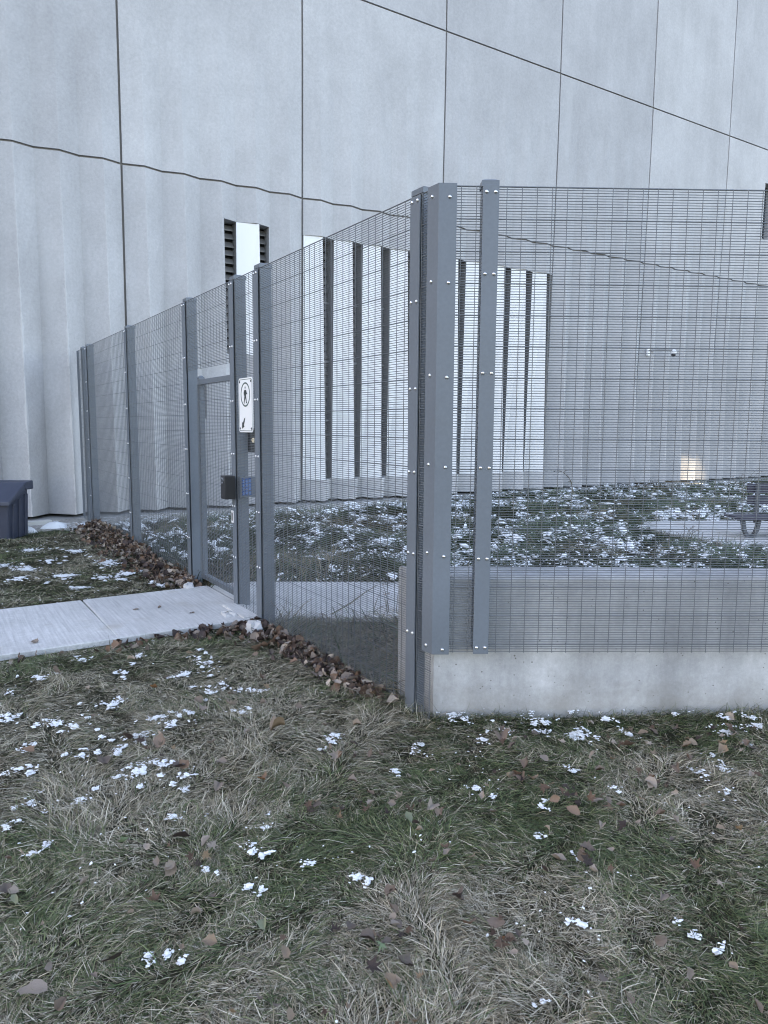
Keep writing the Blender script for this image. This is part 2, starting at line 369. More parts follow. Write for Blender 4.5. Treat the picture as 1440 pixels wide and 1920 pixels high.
LEAVES= [(0.174,2.076,0.085,'o','pale'),(0.347,3.737,0.071,'o','orange'),(0.632,4.84,0.077,'o','grey'),(0.985,5.024,0.108,'m','grey'),(1.101,4.888,0.058,'o','pale'),(0.747,4.443,0.044,'o','pale'),(1.44,3.902,0.057,'o','grey'),(1.261,3.962,0.064,'o','brown'),(0.92,3.498,0.104,'m','pale'),(0.902,3.452,0.078,'o','brown'),(0.635,3.416,0.103,'o','dark'),(1.463,3.314,0.082,'o','tan'),(1.304,3.336,0.043,'o','pale'),(1.117,3.335,0.079,'m','grey'),(1.383,3.757,0.103,'m','grey'),(0.91,3.173,0.073,'o','dark'),(0.937,3.181,0.062,'o','orange'),(1.098,3.132,0.057,'o','grey'),(1.006,2.922,0.048,'o','grey'),(1.197,2.861,0.06,'o','orange'),(1.267,2.789,0.054,'o','brown'),(1.581,2.9,0.076,'m','pale'),(1.589,2.863,0.046,'o','orange'),(1.752,2.863,0.053,'o','brown'),(1.765,2.787,0.035,'o','grey'),(1.517,2.636,0.043,'o','grey'),(1.285,2.591,0.067,'m','brown'),(1.37,2.513,0.051,'m','tan'),(1.462,2.407,0.06,'m','brown'),(1.667,3.926,0.066,'m','tan'),(1.704,3.561,0.055,'o','brown'),(1.696,3.226,0.064,'o','grey'),(1.873,3.199,0.046,'o','tan'),(0.558,2.695,0.051,'o','green'),(0.627,2.632,0.041,'o','pale'),(0.757,2.627,0.071,'o','dark'),(0.665,2.463,0.048,'o','pale'),(0.631,2.499,0.04,'o','grey'),(0.749,2.4,0.044,'m','dark'),(0.739,2.214,0.049,'m','grey'),(0.388,2.509,0.046,'o','pale'),(0.174,2.532,0.045,'o','green'),(0.175,2.597,0.037,'o','pale'),(0.154,2.627,0.046,'o','dark'),(0.565,2.29,0.069,'m','brown'),(0.485,2.277,0.028,'o','tan'),(0.66,2.153,0.036,'o','pale'),(0.234,2.329,0.023,'o','pale'),(0.227,2.162,0.032,'o','grey'),(0.384,2.074,0.061,'o','dark'),(0.644,1.979,0.052,'o','tan'),(0.577,2.034,0.026,'o','tan'),(0.138,2.281,0.033,'o','green'),(0.232,1.975,0.036,'o','brown'),(0.613,1.705,0.026,'o','tan'),(0.694,1.709,0.04,'o','grey'),(0.232,2.816,0.05,'o','pale'),(0.256,2.754,0.031,'o','green'),(0.18,2.828,0.031,'o','brown'),(0.328,2.05,0.028,'o','grey'),(0.836,2.014,0.043,'o','green'),(0.851,1.904,0.038,'m','brown'),(0.839,1.858,0.044,'o','tan'),(1.103,1.782,0.057,'m','grey'),(1.164,1.752,0.038,'o','pale'),(1.165,1.71,0.045,'m','dark'),(1.087,1.709,0.063,'m','green'),(1.068,1.756,0.049,'o','dark'),(1.045,1.717,0.026,'o','pale'),(1.111,1.716,0.041,'o','dark'),(1.184,1.768,0.039,'o','dark'),(1.102,1.749,0.034,'o','brown'),(1.028,1.572,0.062,'o','tan'),(1.05,1.565,0.038,'o','pale'),(1.264,1.922,0.042,'o','brown'),(1.429,1.761,0.049,'o','dark'),(1.39,1.464,0.044,'o','pale'),(1.471,1.492,0.03,'o','pale'),(1.416,1.54,0.041,'m','orange'),(1.411,1.571,0.046,'m','dark'),(1.474,1.531,0.034,'o','dark'),(1.436,1.514,0.037,'o','brown'),(0.717,1.662,0.05,'m','grey'),(0.746,1.623,0.039,'o','tan'),(0.827,1.593,0.033,'m','brown'),(1.024,1.435,0.036,'o','tan'),(0.887,1.567,0.027,'o','tan'),(1.548,2.169,0.033,'o','tan'),(1.562,2.025,0.06,'m','brown'),(1.555,1.997,0.041,'o','pale'),(1.624,1.935,0.041,'o','tan'),(1.482,1.984,0.036,'o','grey'),(1.256,1.91,0.041,'o','brown'),(1.422,1.758,0.049,'o','dark'),(1.855,1.727,0.062,'o','pale'),(1.946,1.678,0.075,'m','dark'),(1.936,1.64,0.039,'o','pale'),(2.078,1.686,0.037,'o','pale'),(1.954,1.711,0.045,'o','brown'),(1.78,1.725,0.035,'o','dark'),(2.246,1.447,0.066,'m','brown'),(2.328,1.332,0.039,'o','pale'),(2.393,1.452,0.032,'o','green'),(2.458,1.684,0.039,'o','pale'),(2.615,1.51,0.043,'o','tan'),(2.56,1.553,0.034,'o','tan'),(2.253,1.765,0.068,'m','dark'),(2.324,1.757,0.039,'o','pale'),(2.313,1.59,0.037,'o','dark'),(2.196,1.827,0.029,'o','pale'),(2.261,2.016,0.052,'m','brown'),(2.254,2.046,0.068,'m','dark'),(2.324,1.961,0.057,'o','pale'),(2.366,1.941,0.036,'o','grey'),(2.386,1.888,0.046,'o','brown'),(2.15,2.315,0.077,'o','pale'),(2.173,2.261,0.055,'o','brown'),(2.2,2.215,0.049,'o','tan'),(2.243,2.144,0.043,'m','tan'),(2.409,2.36,0.052,'o','grey'),(2.637,2.461,0.049,'m','pale'),(2.617,2.252,0.053,'o','pale'),(2.572,2.164,0.051,'o','brown'),(2.625,1.926,0.059,'o','pale'),(2.691,1.971,0.039,'o','orange'),(2.642,1.817,0.037,'o','pale'),(3.08,2.325,0.057,'o','tan'),(3.191,2.312,0.058,'m','grey'),(2.902,2.124,0.059,'m','grey'),(2.9,2.264,0.061,'o','brown'),(2.857,1.959,0.045,'o','brown'),(3.244,1.982,0.072,'o','tan'),(3.404,1.955,0.061,'o','brown'),(3.466,2.066,0.064,'o','grey'),(3.609,2.18,0.06,'o','pale'),(3.34,1.889,0.066,'o','dark'),(3.089,1.744,0.044,'o','pale'),(2.653,1.698,0.031,'o','pale'),(1.933,2.243,0.047,'o','pale'),(1.992,2.288,0.037,'o','pale'),(1.635,2.422,0.057,'m','pale'),(1.569,2.391,0.041,'o','grey'),(1.556,2.254,0.054,'o','green'),(1.561,2.205,0.039,'o','dark'),(1.71,2.23,0.035,'o','brown'),(1.86,2.09,0.04,'o','grey'),(2.035,2.044,0.03,'o','tan'),(1.907,2.573,0.034,'o','tan'),(1.781,2.584,0.033,'o','pale'),(2.378,2.548,0.061,'o','dark'),(2.431,2.587,0.043,'o','pale'),(2.395,2.646,0.081,'o','brown'),(2.457,1.745,0.05,'o','brown'),(3.33,2.111,0.05,'o','brown'),(3.202,2.115,0.05,'o','tan'),(3.02,2.018,0.041,'o','brown'),(2.713,2.206,0.035,'o','tan'),(2.012,2.508,0.028,'o','grey'),(1.973,1.906,0.024,'o','pale'),(0.979,1.457,0.023,'o','brown'),(1.586,1.198,0.041,'o','brown'),(1.553,1.264,0.028,'o','dark'),(1.779,1.148,0.035,'o','grey'),(1.91,1.09,0.032,'o','tan'),(1.837,0.975,0.04,'o','brown'),(1.998,1.401,0.033,'o','grey'),(2.103,1.184,0.039,'o','dark'),(1.829,5.865,0.051,'o','dark'),(1.461,6.229,0.063,'o','grey'),(1.65,6.18,0.042,'o','brown'),(0.606,5.636,0.062,'o','grey')]
CLUSTERS = [(1.116, 1.755), (1.434, 1.547), (1.966, 1.696), (2.271, 2.031), (2.16, 2.309), (2.672, 1.948), (3.35, 1.964), (3.075, 2.233), (1.471, 2.423), (1.317, 2.603), (1.602, 2.886), (0.904, 3.462), (0.757, 2.425), (2.371, 1.959), (3.555, 2.061), (2.397, 2.648), (2.893, 2.258), (1.038, 1.587), (3.321, 2.105), (1.672, 2.25)]
# ------------------------------------------------------------------ layout (metres; the fence runs along +Y at X=FX, the facade along +X)
FX = 2.257
CX, CY = 2.257, 3.051
A31 = math.radians(-31)
DX, DY = math.cos(A31), math.sin(A31)          # along the low wall and its fence
NX, NY = -DY, DX                               # away from the lawn, into the garden
def wl(u, v): return (CX+DX*u+NX*v, CY+DY*u+NY*v)
def along(x, y): return (x-CX)*DX+(y-CY)*DY, (x-CX)*NX+(y-CY)*NY

def in_path_outer(x, y): return (x < 2.34) & (y > 5.45) & (y < 6.83)
def in_path_inner(x, y):
    u, v = along(x, y)
    v0 = along(2.30, 5.44)[1]; v1 = along(2.30, 7.05)[1]
    return (x > 2.30) & (v > v0) & (v < v1) & (y < 6.83) & (u < 9)
def in_garden(x, y):
    u, v = along(x, y)
    return (x > FX+0.02) & (v > 0.28) & (y < 13.2)
PATIO = [(9.25, 6.6), (9.5, 7.3), (10.1, 7.85), (11.4, 7.2), (13.2, 5.9), (12.4, 3.9), (9.9, 4.95), (9.1, 5.75)]
def in_poly(x, y, P):
    r = np.zeros(np.shape(x), bool); n = len(P)
    for i in range(n):
        x0, y0 = P[i]; x1, y1 = P[(i+1) % n]
        c = ((y0 > y) != (y1 > y)) & (x < (x1-x0)*(y-y0)/(y1-y0+1e-12)+x0)
        r ^= c
    return r
def gravel_edge(x): return 11.75 + 0.75*ss(6.5, 10, x) + 0.25*(vn(x, 0*x, 1.1, 5)-.5)
def ground_z(x, y):
    x = np.asarray(x, float); y = np.asarray(y, float)
    z = 0.05*(fbm(x, y, 1.3, 1)-0.5) + 0.03*(fbm(x, y, 5.0, 2)-0.5)
    u, v = along(x, y)
    gm = ss(2.5, 3.2, x)*ss(0.35, 0.8, v)*(1-ss(-0.25, 0.15, y-gravel_edge(x)+0.3))
    vm = along(2.3, 7.05)[1]
    beyond = ss(vm+0.05, vm+0.5, v)
    mound = 0.30*np.clip(fbm(x*0.8+y*0.25, y*1.1, 1.15, 7)-0.38, 0, 1) + 0.10*(fbm(x, y, 3.3, 9)-0.4)
    pat = ss(0.0, 0.9, np.hypot((x-10.6)/2.3, (y-6.2)/1.9)-0.75)
    z = z + gm*beyond*pat*np.clip(mound, -0.02, 0.4)
    flat = np.clip(1-ss(0.0, 0.12, np.maximum(np.maximum(5.40-y, y-6.88), x-2.4)), 0, 1)
    dv0 = along(2.30, 5.44)[1]
    fl2 = (1-ss(0, 0.12, np.maximum(dv0-v, v-vm)))*ss(2.2, 2.35, x)*(1-ss(6.83, 7.0, y))
    z = z*(1-np.maximum(flat, fl2)) - 0.012*np.maximum(flat, fl2)
    z = z*(1-ss(0.0, 0.5, y-gravel_edge(x)-0.2)) - 0.03*ss(0.0, 0.5, y-gravel_edge(x))
    far = ss(14, 40, np.hypot(x-6, y-6)); return z*(1-far)

# ------------------------------------------------------------------ ground: one sheet to the horizon, fine near the camera
def axis(lo, hi, step, far):
    a = list(np.arange(lo, hi+1e-6, step)); s_ = step; p = a[-1]
    while p < far: s_ *= 1.35; p += s_; a.append(p)
    s_ = step; p = a[0]; pre = []
    while p > -far: s_ *= 1.35; p -= s_; pre.append(p)
    return np.array(pre[::-1]+a)
gx = axis(-1.0, 14.0, 0.06, 900); gy = axis(0.0, 12.6, 0.06, 900)
GX, GY = np.meshgrid(gx, gy)
GZ = ground_z(GX, GY)
nx, ny = len(gx), len(gy)
ii = (np.arange(ny-1)[:, None]*nx+np.arange(nx-1)[None, :]).ravel()
ground = put('lawn_ground', np_mesh('lawn_ground', np.stack([GX.ravel(), GY.ravel(), GZ.ravel()], 1),
             [np.stack([ii, ii+1, ii+1+nx, ii+nx], 1)], M['soil'], True))
tag(ground, 'brown and green thatch of the lawn under the grass', 'ground', kind='structure')

def slab_mesh(name, P, z0, z1, mat, bev=0.012):
    b = MB(); n = len(P)
    cx_ = sum(p[0] for p in P)/n; cy_ = sum(p[1] for p in P)/n
    inn = [(p[0]+(cx_-p[0])*bev/max(.3, math.hypot(cx_-p[0], cy_-p[1])), p[1]+(cy_-p[1])*bev/max(.3, math.hypot(cx_-p[0], cy_-p[1]))) for p in P]
    vs = [(x, y, z0) for x, y in P]+[(x, y, z1-bev*.6) for x, y in P]+[(x, y, z1) for x, y in inn]
    fs = [tuple(range(2*n, 3*n))]
    for r in (0, 1):
        fs += [(r*n+i, r*n+(i+1) % n, (r+1)*n+(i+1) % n, (r+1)*n+i) for i in range(n)]
    return b.add(vs, fs).mesh(name, mat)
path = empty('path', (1.2, 6.1, 0), 'broom finished concrete path leading to the gate', 'path', kind='structure')
xs = [-3.9, -2.35, -0.62, 1.135, 2.30]
for i in range(4):
    a, b_ = xs[i]+0.007, xs[i+1]-0.007
    put('path_slab', slab_mesh('path_slab', [(a, 5.45), (b_+(0.02 if i < 3 else 0), 5.45), (b_, 6.83), (a, 6.83)], -0.1, 0.03+0.002*(i % 2), M['path']), None, path)
ipath = empty('garden_path', (3.2, 5.7, 0), 'pale concrete path inside the fence turning past the low wall', 'path', kind='structure')
def ip(t, far): return (2.314+DX*t, (7.05 if far else 5.44)+DY*t)
put('path_slab', slab_mesh('path_slab', [(2.314, 5.44), ip(1.9, 0), ip(1.9, 1), ip(0.36, 1), (2.314, 6.83)], -0.1, 0.028, M['path']), None, ipath)
for i in range(3):
    put('path_slab', slab_mesh('path_slab', [ip(1.914+i*2, 0), ip(3.9+i*2, 0), ip(3.9+i*2, 1), ip(1.914+i*2, 1)], -0.1, 0.03, M['path']), None, ipath)
put('patio', slab_mesh('patio', PATIO, -0.1, 0.05, M['path']))
tag(bpy.data.objects['patio'], 'pale concrete patio under the dark bench in the garden', 'patio', kind='structure')
# gravel strip along the foot of the facade
gxx = np.arange(-4, 27.01, 0.25)
ge = gravel_edge(gxx)-0.05
vs = np.concatenate([np.stack([gxx, ge, np.full_like(gxx, -0.02)], 1), np.stack([gxx, ge+0.12, np.full_like(gxx, 0.012)], 1), np.stack([gxx, np.full_like(gxx, 13.9), np.full_like(gxx, 0.0)], 1)])
n_ = len(gxx); k = np.arange(n_-1)
put('gravel_strip', np_mesh('gravel_strip', vs, [np.stack([k, k+1, k+1+n_, k+n_], 1), np.stack([k+n_, k+1+n_, k+1+2*n_, k+2*n_], 1)], M['gravel']))
tag(bpy.data.objects['gravel_strip'], 'grey gravel strip dusted with snow along the foot of the facade', 'gravel', kind='structure')

# ------------------------------------------------------------------ building
YW, PW, PX0 = 13.30, 3.40, 3.14
def amp(z): return 0.40*max(0.0, 1-z/9.3)**1.35
def wall_y(x, z):
    u = ((x-PX0)/(PW/5)) % 1.0
    RU = 0.54
    s_ = 1-2*(u/RU if u < RU else (1-u)/(1-RU))          # +1 valley, -1 ridge
    return YW + amp(z)*0.5*s_
bld = empty('concrete_building', (10, 13.6, 0), 'tall pale grey building of folded precast concrete panels behind the fence', 'building')
BACK = 13.86
def panel(x0, x1, z0, z1, holes=(), gap=0.019, gapz=0.017):
    x0 += gap; x1 -= gap; z0 += gapz; z1 -= gapz
    eps = 1e-4
    X = {round(x0, 4), round(x1, 4)}
    k0 = int(math.floor((x0-PX0)/(PW/5)))-1
    for k_ in range(k0, k0+9):
        for u in (0, 0.54):
            q = PX0+(k_+u)*PW/5
            if x0+0.01 < q < x1-0.01: X.add(round(q, 4))
    Z = set(round(z0+(z1-z0)*i/6, 4) for i in range(7))
    if z0 < 9.3 < z1: Z.add(9.3)
    for h in holes:
        for q in h[:2]: X.add(round(min(max(q, x0), x1), 4))
        for q in h[2:]: Z.add(round(min(max(q, z0), z1), 4))
    X = sorted(X); Z = sorted(Z); b = MB(); nx_ = len(X)
    vs = [(x, wall_y(x+(eps if i == 0 else -eps if i == nx_-1 else 0), z), z) for z in Z for i, x in enumerate(X)]
    fs = []
    def inh(x, z): return any(h[0] < x < h[1] and h[2] < z < h[3] for h in holes)
    for j in range(len(Z)-1):
        for i in range(nx_-1):
            if not inh((X[i]+X[i+1])/2, (Z[j]+Z[j+1])/2):
                fs.append((j*nx_+i, j*nx_+i+1, (j+1)*nx_+i+1, (j+1)*nx_+i))
    # returns round the outer edge and round each hole
    edges = {}
    for f in fs:
        for a, c_ in zip(f, f[1:]+f[:1]):
            if (c_, a) in edges: del edges[(c_, a)]
            else: edges[(a, c_)] = 1
    base = len(vs)
    bk = {}
    for a, c_ in edges:
        for q in (a, c_):
            if q not in bk:
                bk[q] = len(vs); vs.append((vs[q][0], BACK, vs[q][2]))
        fs.append((c_, a, bk[a], bk[c_]))
    b.add(vs, fs)
    return b.build('wall_panel', M['panel'], bld)
WZ0, WZ1 = 0.40+0.09, 5.31          # the tall louvered bay
rows = [(0.05, 5.99), (5.99, 9.95), (9.95, 14.6), (14.6, 17.6)]
cols = range(-11, 8)
L1 = (4.905, 5.835, 2.92, 5.35); L2 = (4.08, 4.56, 1.71, 2.40)
W1 = (22.08, 22.62, 7.38, 9.0); W2 = (22.0, 22.62, 10.85, 12.4)
for ci in cols:
    for ri, (z0, z1) in enumerate(rows):
        x0 = PX0+ci*PW
        hs_ = []
        if ri == 0 and ci == 0: hs_ = [L1, L2]
        if ri == 0 and ci in (1, 2): panel(x0, x0+PW, z0, WZ0+.017); panel(x0, x0+PW, WZ1-.017, z1); continue
        if ri == 1 and ci == 5: hs_ = [W1]
        if ri == 2 and ci == 5: hs_ = [W2]
        panel(x0, x0+PW, z0, z1, hs_)
for ci in cols:        # sealant in the joints, a little behind the face
    x0 = PX0+ci*PW
    for (z0, z1) in rows:
        b = MB(); zs_ = [z0+(z1-z0)*i/6 for i in range(7)]
        b.add([(x0+s_*.03, wall_y(x0+1e-4, z)+.028, z) for z in zs_ for s_ in (-1, 1)], [(2*i, 2*i+1, 2*i+3, 2*i+2) for i in range(6)])
        if z0 > 1:
            xs_ = sorted([x0+k_*PW/5 for k_ in range(6)]+[x0+(k_+.54)*PW/5 for k_ in range(5)])
            b.add([(x, wall_y(x+(1e-4 if x < x0+1 else -1e-4), z0)+.030, z0+s_*.03) for x in xs_ for s_ in (-1, 1)], [(2*i, 2*i+1, 2*i+3, 2*i+2) for i in range(10)])
        b.build('joint_sealant', M['sealant'], bld)
MB().box((-34.5, 13.98, -0.3), (27.0, 26, 17.5)).build('building_core', M['sealant'], bld)
# foundation ledge showing in the gap under the panels
MB().box((-34.5, 13.02, -0.3), (27.0, 13.97, 0.015)).build('foundation', M['found'], bld)

def louver(x0, x1, z0, z1, y, pitch, nbar=0):
    lv = empty('louver', ((x0+x1)/2, y, z0)); lv.parent = bld; lv.location = Vector(((x0+x1)/2, y, z0))-Vector(bld.location)
    MB().box((x0+0.002, y+0.05, z0+0.002), (x1-0.002, y+0.055, z1-0.002)).build('backing', M['dark'], lv)
    n = int((z1-z0)/pitch)
    b = MB(); zz = z0+0.02; h = pitch*0.62; d = 0.085
    b.hexa([(x0+.004, y-d/2, zz), (x1-.004, y-d/2, zz), (x1-.004, y+d/2-.01, zz+h), (x0+.004, y+d/2-.01, zz+h),
            (x0+.004, y-d/2, zz+.02), (x1-.004, y-d/2, zz+.02), (x1-.004, y+d/2-.01, zz+h+.02), (x0+.004, y+d/2-.01, zz+h+.02)])
    me = b.mesh('blade', M['louver'])
    for i in range(n):
        o = put('blade', me, None, lv, (0, 0, i*pitch))
    for i in range(nbar):
        q = z0+(z1-z0)*(i+1)/(nbar+1)
        MB().box((x0+.003, y-0.075, q-.018), (x1-.003, y-0.05, q+.018)).build('crossbar', M['jamb'], lv)
    return lv
# two louvers and a white infill beside the left joint, and a small vent low down
louver(4.915, 5.175, 2.93, 5.34, 13.52, 0.15)
louver(5.60, 5.825, 2.93, 5.34, 13.52, 0.15)
louver(4.09, 4.55, 1.72, 2.39, 13.56, 0.10)
def white_panel(x0, x1, z0, z1, yo=0.012):
    b = MB()
    P = []
    for z in (z0, z1):
        ya = wall_y(x0, z)+yo; yb = wall_y(x1, z)+yo
        P += [(x0, ya, z), (x1, yb, z), (x1, BACK-.02, z), (x0, BACK-.02, z)]
    b.hexa(P)
    o = b.build('white_panel', M['white_metal'], bld)
    o.data.materials.append(M['jamb'])
    for p_ in o.data.polygons:
        if p_.normal.y > -0.6: p_.material_index = 1
    return o
white_panel(5.18, 5.595, 2.925, 5.345, -0.004)
FP = PW/5
for k_ in range(10):
    v0 = 6.54+k_*FP
    white_panel(v0+0.03, v0+0.40, WZ0+.003, WZ1-.003)
    a, b_ = v0+0.404, v0+FP+0.026
    louver(a, b_, WZ0+.004, WZ1-.004, 13.66, 0.165, 3)
# small jamb closing the louvered bay
for (x0, x1, z0, z1) in (W1, W2):
    wn_ = empty('window', (x0, 13.5, z0)); wn_.parent = bld; wn_.location = Vector((x0, 13.5, z0))-Vector(bld.location)
    MB().box((x0+.02, 13.60, z0+.02), (x1-.02, 13.61, z1-.02)).build('pane', M['glass'], wn_)
    f = MB()
    f.box((x0+.001, 13.57, z0+.001), (x0+.045, 13.65, z1-.001)); f.box((x1-.045, 13.57, z0+.001), (x1-.001, 13.65, z1-.001))
    f.box((x0+.046, 13.57, z0+.001), (x1-.046, 13.65, z0+.045)); f.box((x0+.046, 13.57, z1-.045), (x1-.046, 13.65, z1-.001))
    f.build('frame', M['benchleg'], wn_)

# ------------------------------------------------------------------ low concrete wall under the right hand fence
def lw(u, v, z): p = wl(u, v); return (p[0], p[1], z)
lowwall = empty('low_concrete_wall', (*wl(1.5, 0.2), 0), 'low grey cast concrete wall under the bolted mesh fence', 'wall')
b = MB()
e0 = along(2.309, 3.087)
p0 = (2.309, 3.087); 
u_end = 5.6
# mitred end running along the left fence
back = (2.309, 3.47)
q1 = wl(u_end, 0.09); q2 = wl(u_end, 0.09+0.20)
f0 = wl(along(*p0)[0], 0.09)
f0 = (2.309, f0[1])
ring = [f0, q1, q2, back]
cxm = (sum(p[0] for p in ring)/4, sum(p[1] for p in ring)/4)
ch = 0.014
top = [lambda: 0]
fr = [(f0[0]+NX*ch+0.006, f0[1]+NY*ch), (q1[0]+NX*ch, q1[1]+NY*ch), (q2[0]-NX*ch, q2[1]-NY*ch), (back[0]-NX*ch+.012, back[1]-NY*ch)]
vs = [(x, y, -0.3) for x, y in ring]+[(x, y, 0.79-ch) for x, y in ring]+[(x, y, 0.79) for x, y in fr]
fs = [(8, 9, 10, 11)]
for r in (0, 1):
    fs += [(r*4+i, r*4+(i+1) % 4, (r+1)*4+(i+1) % 4, (r+1)*4+i) for i in range(4)]
b.add(vs, fs).build('wall_body', M['low_wall'], lowwall)
# ------------------------------------------------------------------ welded mesh fences
WR, HP, VP = 0.0019, 0.01307, 0.0762
def wire_mesh(name, pts0, pts1, rad, ax1, ax2):
    """straight wires as square prisms; ax1, ax2 = the two cross directions"""
    P0, P1 = np.array(pts0, float), np.array(pts1, float)
    r = np.array(rad, float)[:, None]
    a, b_ = np.array(ax1, float), np.array(ax2, float)
    n = len(P0)
    K = 6; dirs = [a*math.cos(2*math.pi*k/K)+b_*math.sin(2*math.pi*k/K) for k in range(K)]
    V = np.concatenate([P0+r*d for d in dirs]+[P1+r*d for d in dirs])
    i = np.arange(n)
    F = [np.stack([i+k*n, i+((k+1) % K)*n, i+(K+(k+1) % K)*n, i+(K+k)*n], 1) for k in range(K)]
    return V, np.concatenate(F)
def mesh_panel(origin, ax, u0, u1, z0, z1, parent, name='mesh_panel', ztop=2.79, nrm=(-1, 0, 0), vshift=0.0):
    """panel in the vertical plane through origin along horizontal ax; nrm points out to the lawn"""
    ax = np.array((ax[0], ax[1], 0.0)); nrm = np.array(nrm, float); o = np.array((origin[0], origin[1], 0.0)); up_ = np.array((0, 0, 1.0))
    zs, rs = [], []
    k = 0
    while True:
        z = ztop-k*HP
        if z < z0: break
        if z <= z1+1e-6:
            zs.append(z); rs.append(0.0034 if k % 12 == 0 and k else (0.0040 if k == 0 else WR))
        k += 1
    j = rng.normal(0, 0.0007, len(zs))
    h0 = [o+ax*u0+up_*(z+d) for z, d in zip(zs, j)]; h1 = [o+ax*u1+up_*(z-d) for z, d in zip(zs, j)]
    V1, F1 = wire_mesh('h', h0, h1, rs, up_, nrm)
    us = np.arange(math.ceil((u0+0.004-vshift)/VP)*VP+vshift, u1-0.003, VP)
    us = np.concatenate([us, [u0+0.003, u1-0.003]])
    v0 = [o+ax*u+nrm*0.0042+up_*z0 for u in us]; v1 = [o+ax*u+nrm*0.0042+up_*min(z1, zs[0]) for u in us]
    V2, F2 = wire_mesh('v', v0, v1, [WR*1.05]*len(us), ax, nrm)
    o_ = put(name, np_mesh(name, np.concatenate([V1, V2]), [np.concatenate([F1, F2+len(V1)])], M['wire'], True), None, parent)
    o_['kind'] = 'stuff'
    return o_

bolt_b = MB()
def dome():
    b = MB(); n = 8; vs = []; r = 0.0098
    for ring, (rr, hh) in enumerate(((1, 0), (0.95, 0.30), (0.62, 0.72))):
        for k_ in range(n):
            t = 2*math.pi*k_/n; vs.append((rr*r*math.cos(t), rr*r*math.sin(t), hh*r))
    vs.append((0, 0, 0.85*r)); fs = []
    for i in range(2):
        for k_ in range(n): fs.append((i*n+k_, i*n+(k_+1) % n, (i+1)*n+(k_+1) % n, (i+1)*n+k_))
    for k_ in range(n): fs.append((2*n+k_, 2*n+(k_+1) % n, 3*n))
    return b.add(vs, fs).mesh('bolt', M['zinc'], True)
DOME = dome()
def bolt(p, nrm, parent):
    o = put('bolt', DOME, None, parent, p)
    o.rotation_euler = Vector(nrm).to_track_quat('Z', 'Y').to_euler()
    return o
def tube_post(parent, cx_, cy_, ax, s_, z0, z1, name='post'):
    """square tube with a low cap; ax = its own axis in plan"""
    ay = (-ax[1], ax[0]); h = s_/2
    b = MB(); b.obox((cx_, cy_), ax, ay, (-h, -h, z0), (h, h, z1))
    o = put(name, b.mesh(name, M['steel'], bevel=0.006), None, parent)
    c = MB(); k_ = h+0.005
    c.obox((cx_, cy_), ax, ay, (-k_, -k_, z1-0.004), (k_, k_, z1+0.024))
    q = h*0.72
    pts = [(cx_+ax[0]*a+ay[0]*b_, cy_+ax[1]*a+ay[1]*b_, z) for z, e in ((z1+0.024, k_), (z1+0.034, q)) for a, b_ in ((-e, -e), (e, -e), (e, e), (-e, e))]
    c.hexa([(p[0], p[1], p[2]+(0.0005 if i < 4 else 0)) for i, p in enumerate(pts)])
    put('cap', c.mesh('cap', M['steel']), None, o)
    return o

fence = empty('mesh_fence', (FX, 8.0, 0), 'long grey welded mesh fence running back to the building beside the leaf pile', 'fence')
BW, BT = 0.0425, 0.008
ZB = [0.012, 0.458, 0.905, 1.352, 1.797, 2.25, 2.76]
def clamp_left(yc, z0=-0.03, z1=2.785, bolts=True):
    b = MB(); x1 = FX-0.0075
    b.box((x1-BT, yc-BW, z0), (x1, yc+BW, z1))
    o = put('clamp_bar', b.mesh('clamp_bar', M['steel'], bevel=0.002), None, fence)
    if bolts:
        for z in ZB:
            for s_ in (-1, 1): bolt((x1-BT, yc+s_*0.025, z+0.0), (-1, 0, 0), o)
    return o
PY = [3.25, 5.41, 5.943, 7.24, 9.68, 12.29]
for y in PY:
    tube_post(fence, FX+0.056, y+0.004, (1, 0), 0.098, -0.05, 2.803)
    clamp_left(y)
tube_post(fence, FX+0.056, 12.72, (1, 0), 0.098, -0.05, 2.80)
segs = [(3.068, 3.25), (3.25, 5.41), (5.41, 5.943), (7.24, 9.68), (9.68, 12.29), (12.29, 13.03)]
for a, c_ in segs:
    mesh_panel((FX, 0), (0, 1), a+0.002, c_-0.002, 0.006, 2.79, fence)
mesh_panel((FX, 0), (0, 1), 5.945, 7.238, 2.12, 2.79, fence)
b = MB(); b.box((FX-0.010, 13.031, 0.01), (FX+0.02, 13.055, 2.79)); b.build('end_bar', M['steel'], fence)

rfence = empty('low_wall_fence', (*wl(1.0, 0.0), 0.4), 'shorter grey welded mesh fence bolted in front of the low concrete wall', 'fence')
RN = (-NX, -NY, 0)
mesh_panel((CX, CY), (DX, DY), 0.012, 2.69, 0.392, 2.79, rfence, nrm=RN, vshift=0.030)
mesh_panel((CX, CY), (DX, DY), 2.694, 5.1, 0.392, 2.79, rfence, nrm=RN)
ZR = [0.424, 0.906, 1.386, 1.871, 2.363, 2.76]
for u in (0.253, 2.692):
    p = wl(u, 0.048)
    tube_post(rfence, p[0], p[1], (DX, DY), 0.078, 0.40, 2.797)
    b = MB(); b.obox((CX, CY), (DX, DY), (NX, NY), (u-0.041, -0.0165, 0.388), (u+0.041, -0.0085, 2.796))
    o = put('clamp_bar', b.mesh('clamp_bar', M['steel'], bevel=0.002), None, rfence)
    for z in ZR:
        for s_ in (-1, 1):
            q = wl(u+s_*0.0225, -0.0165); bolt((q[0], q[1], z), RN, o)
# bent corner plate that joins the two fences
b = MB(); t = 0.007
out0 = (FX-0.0085-t, CY+0.088); out1 = None
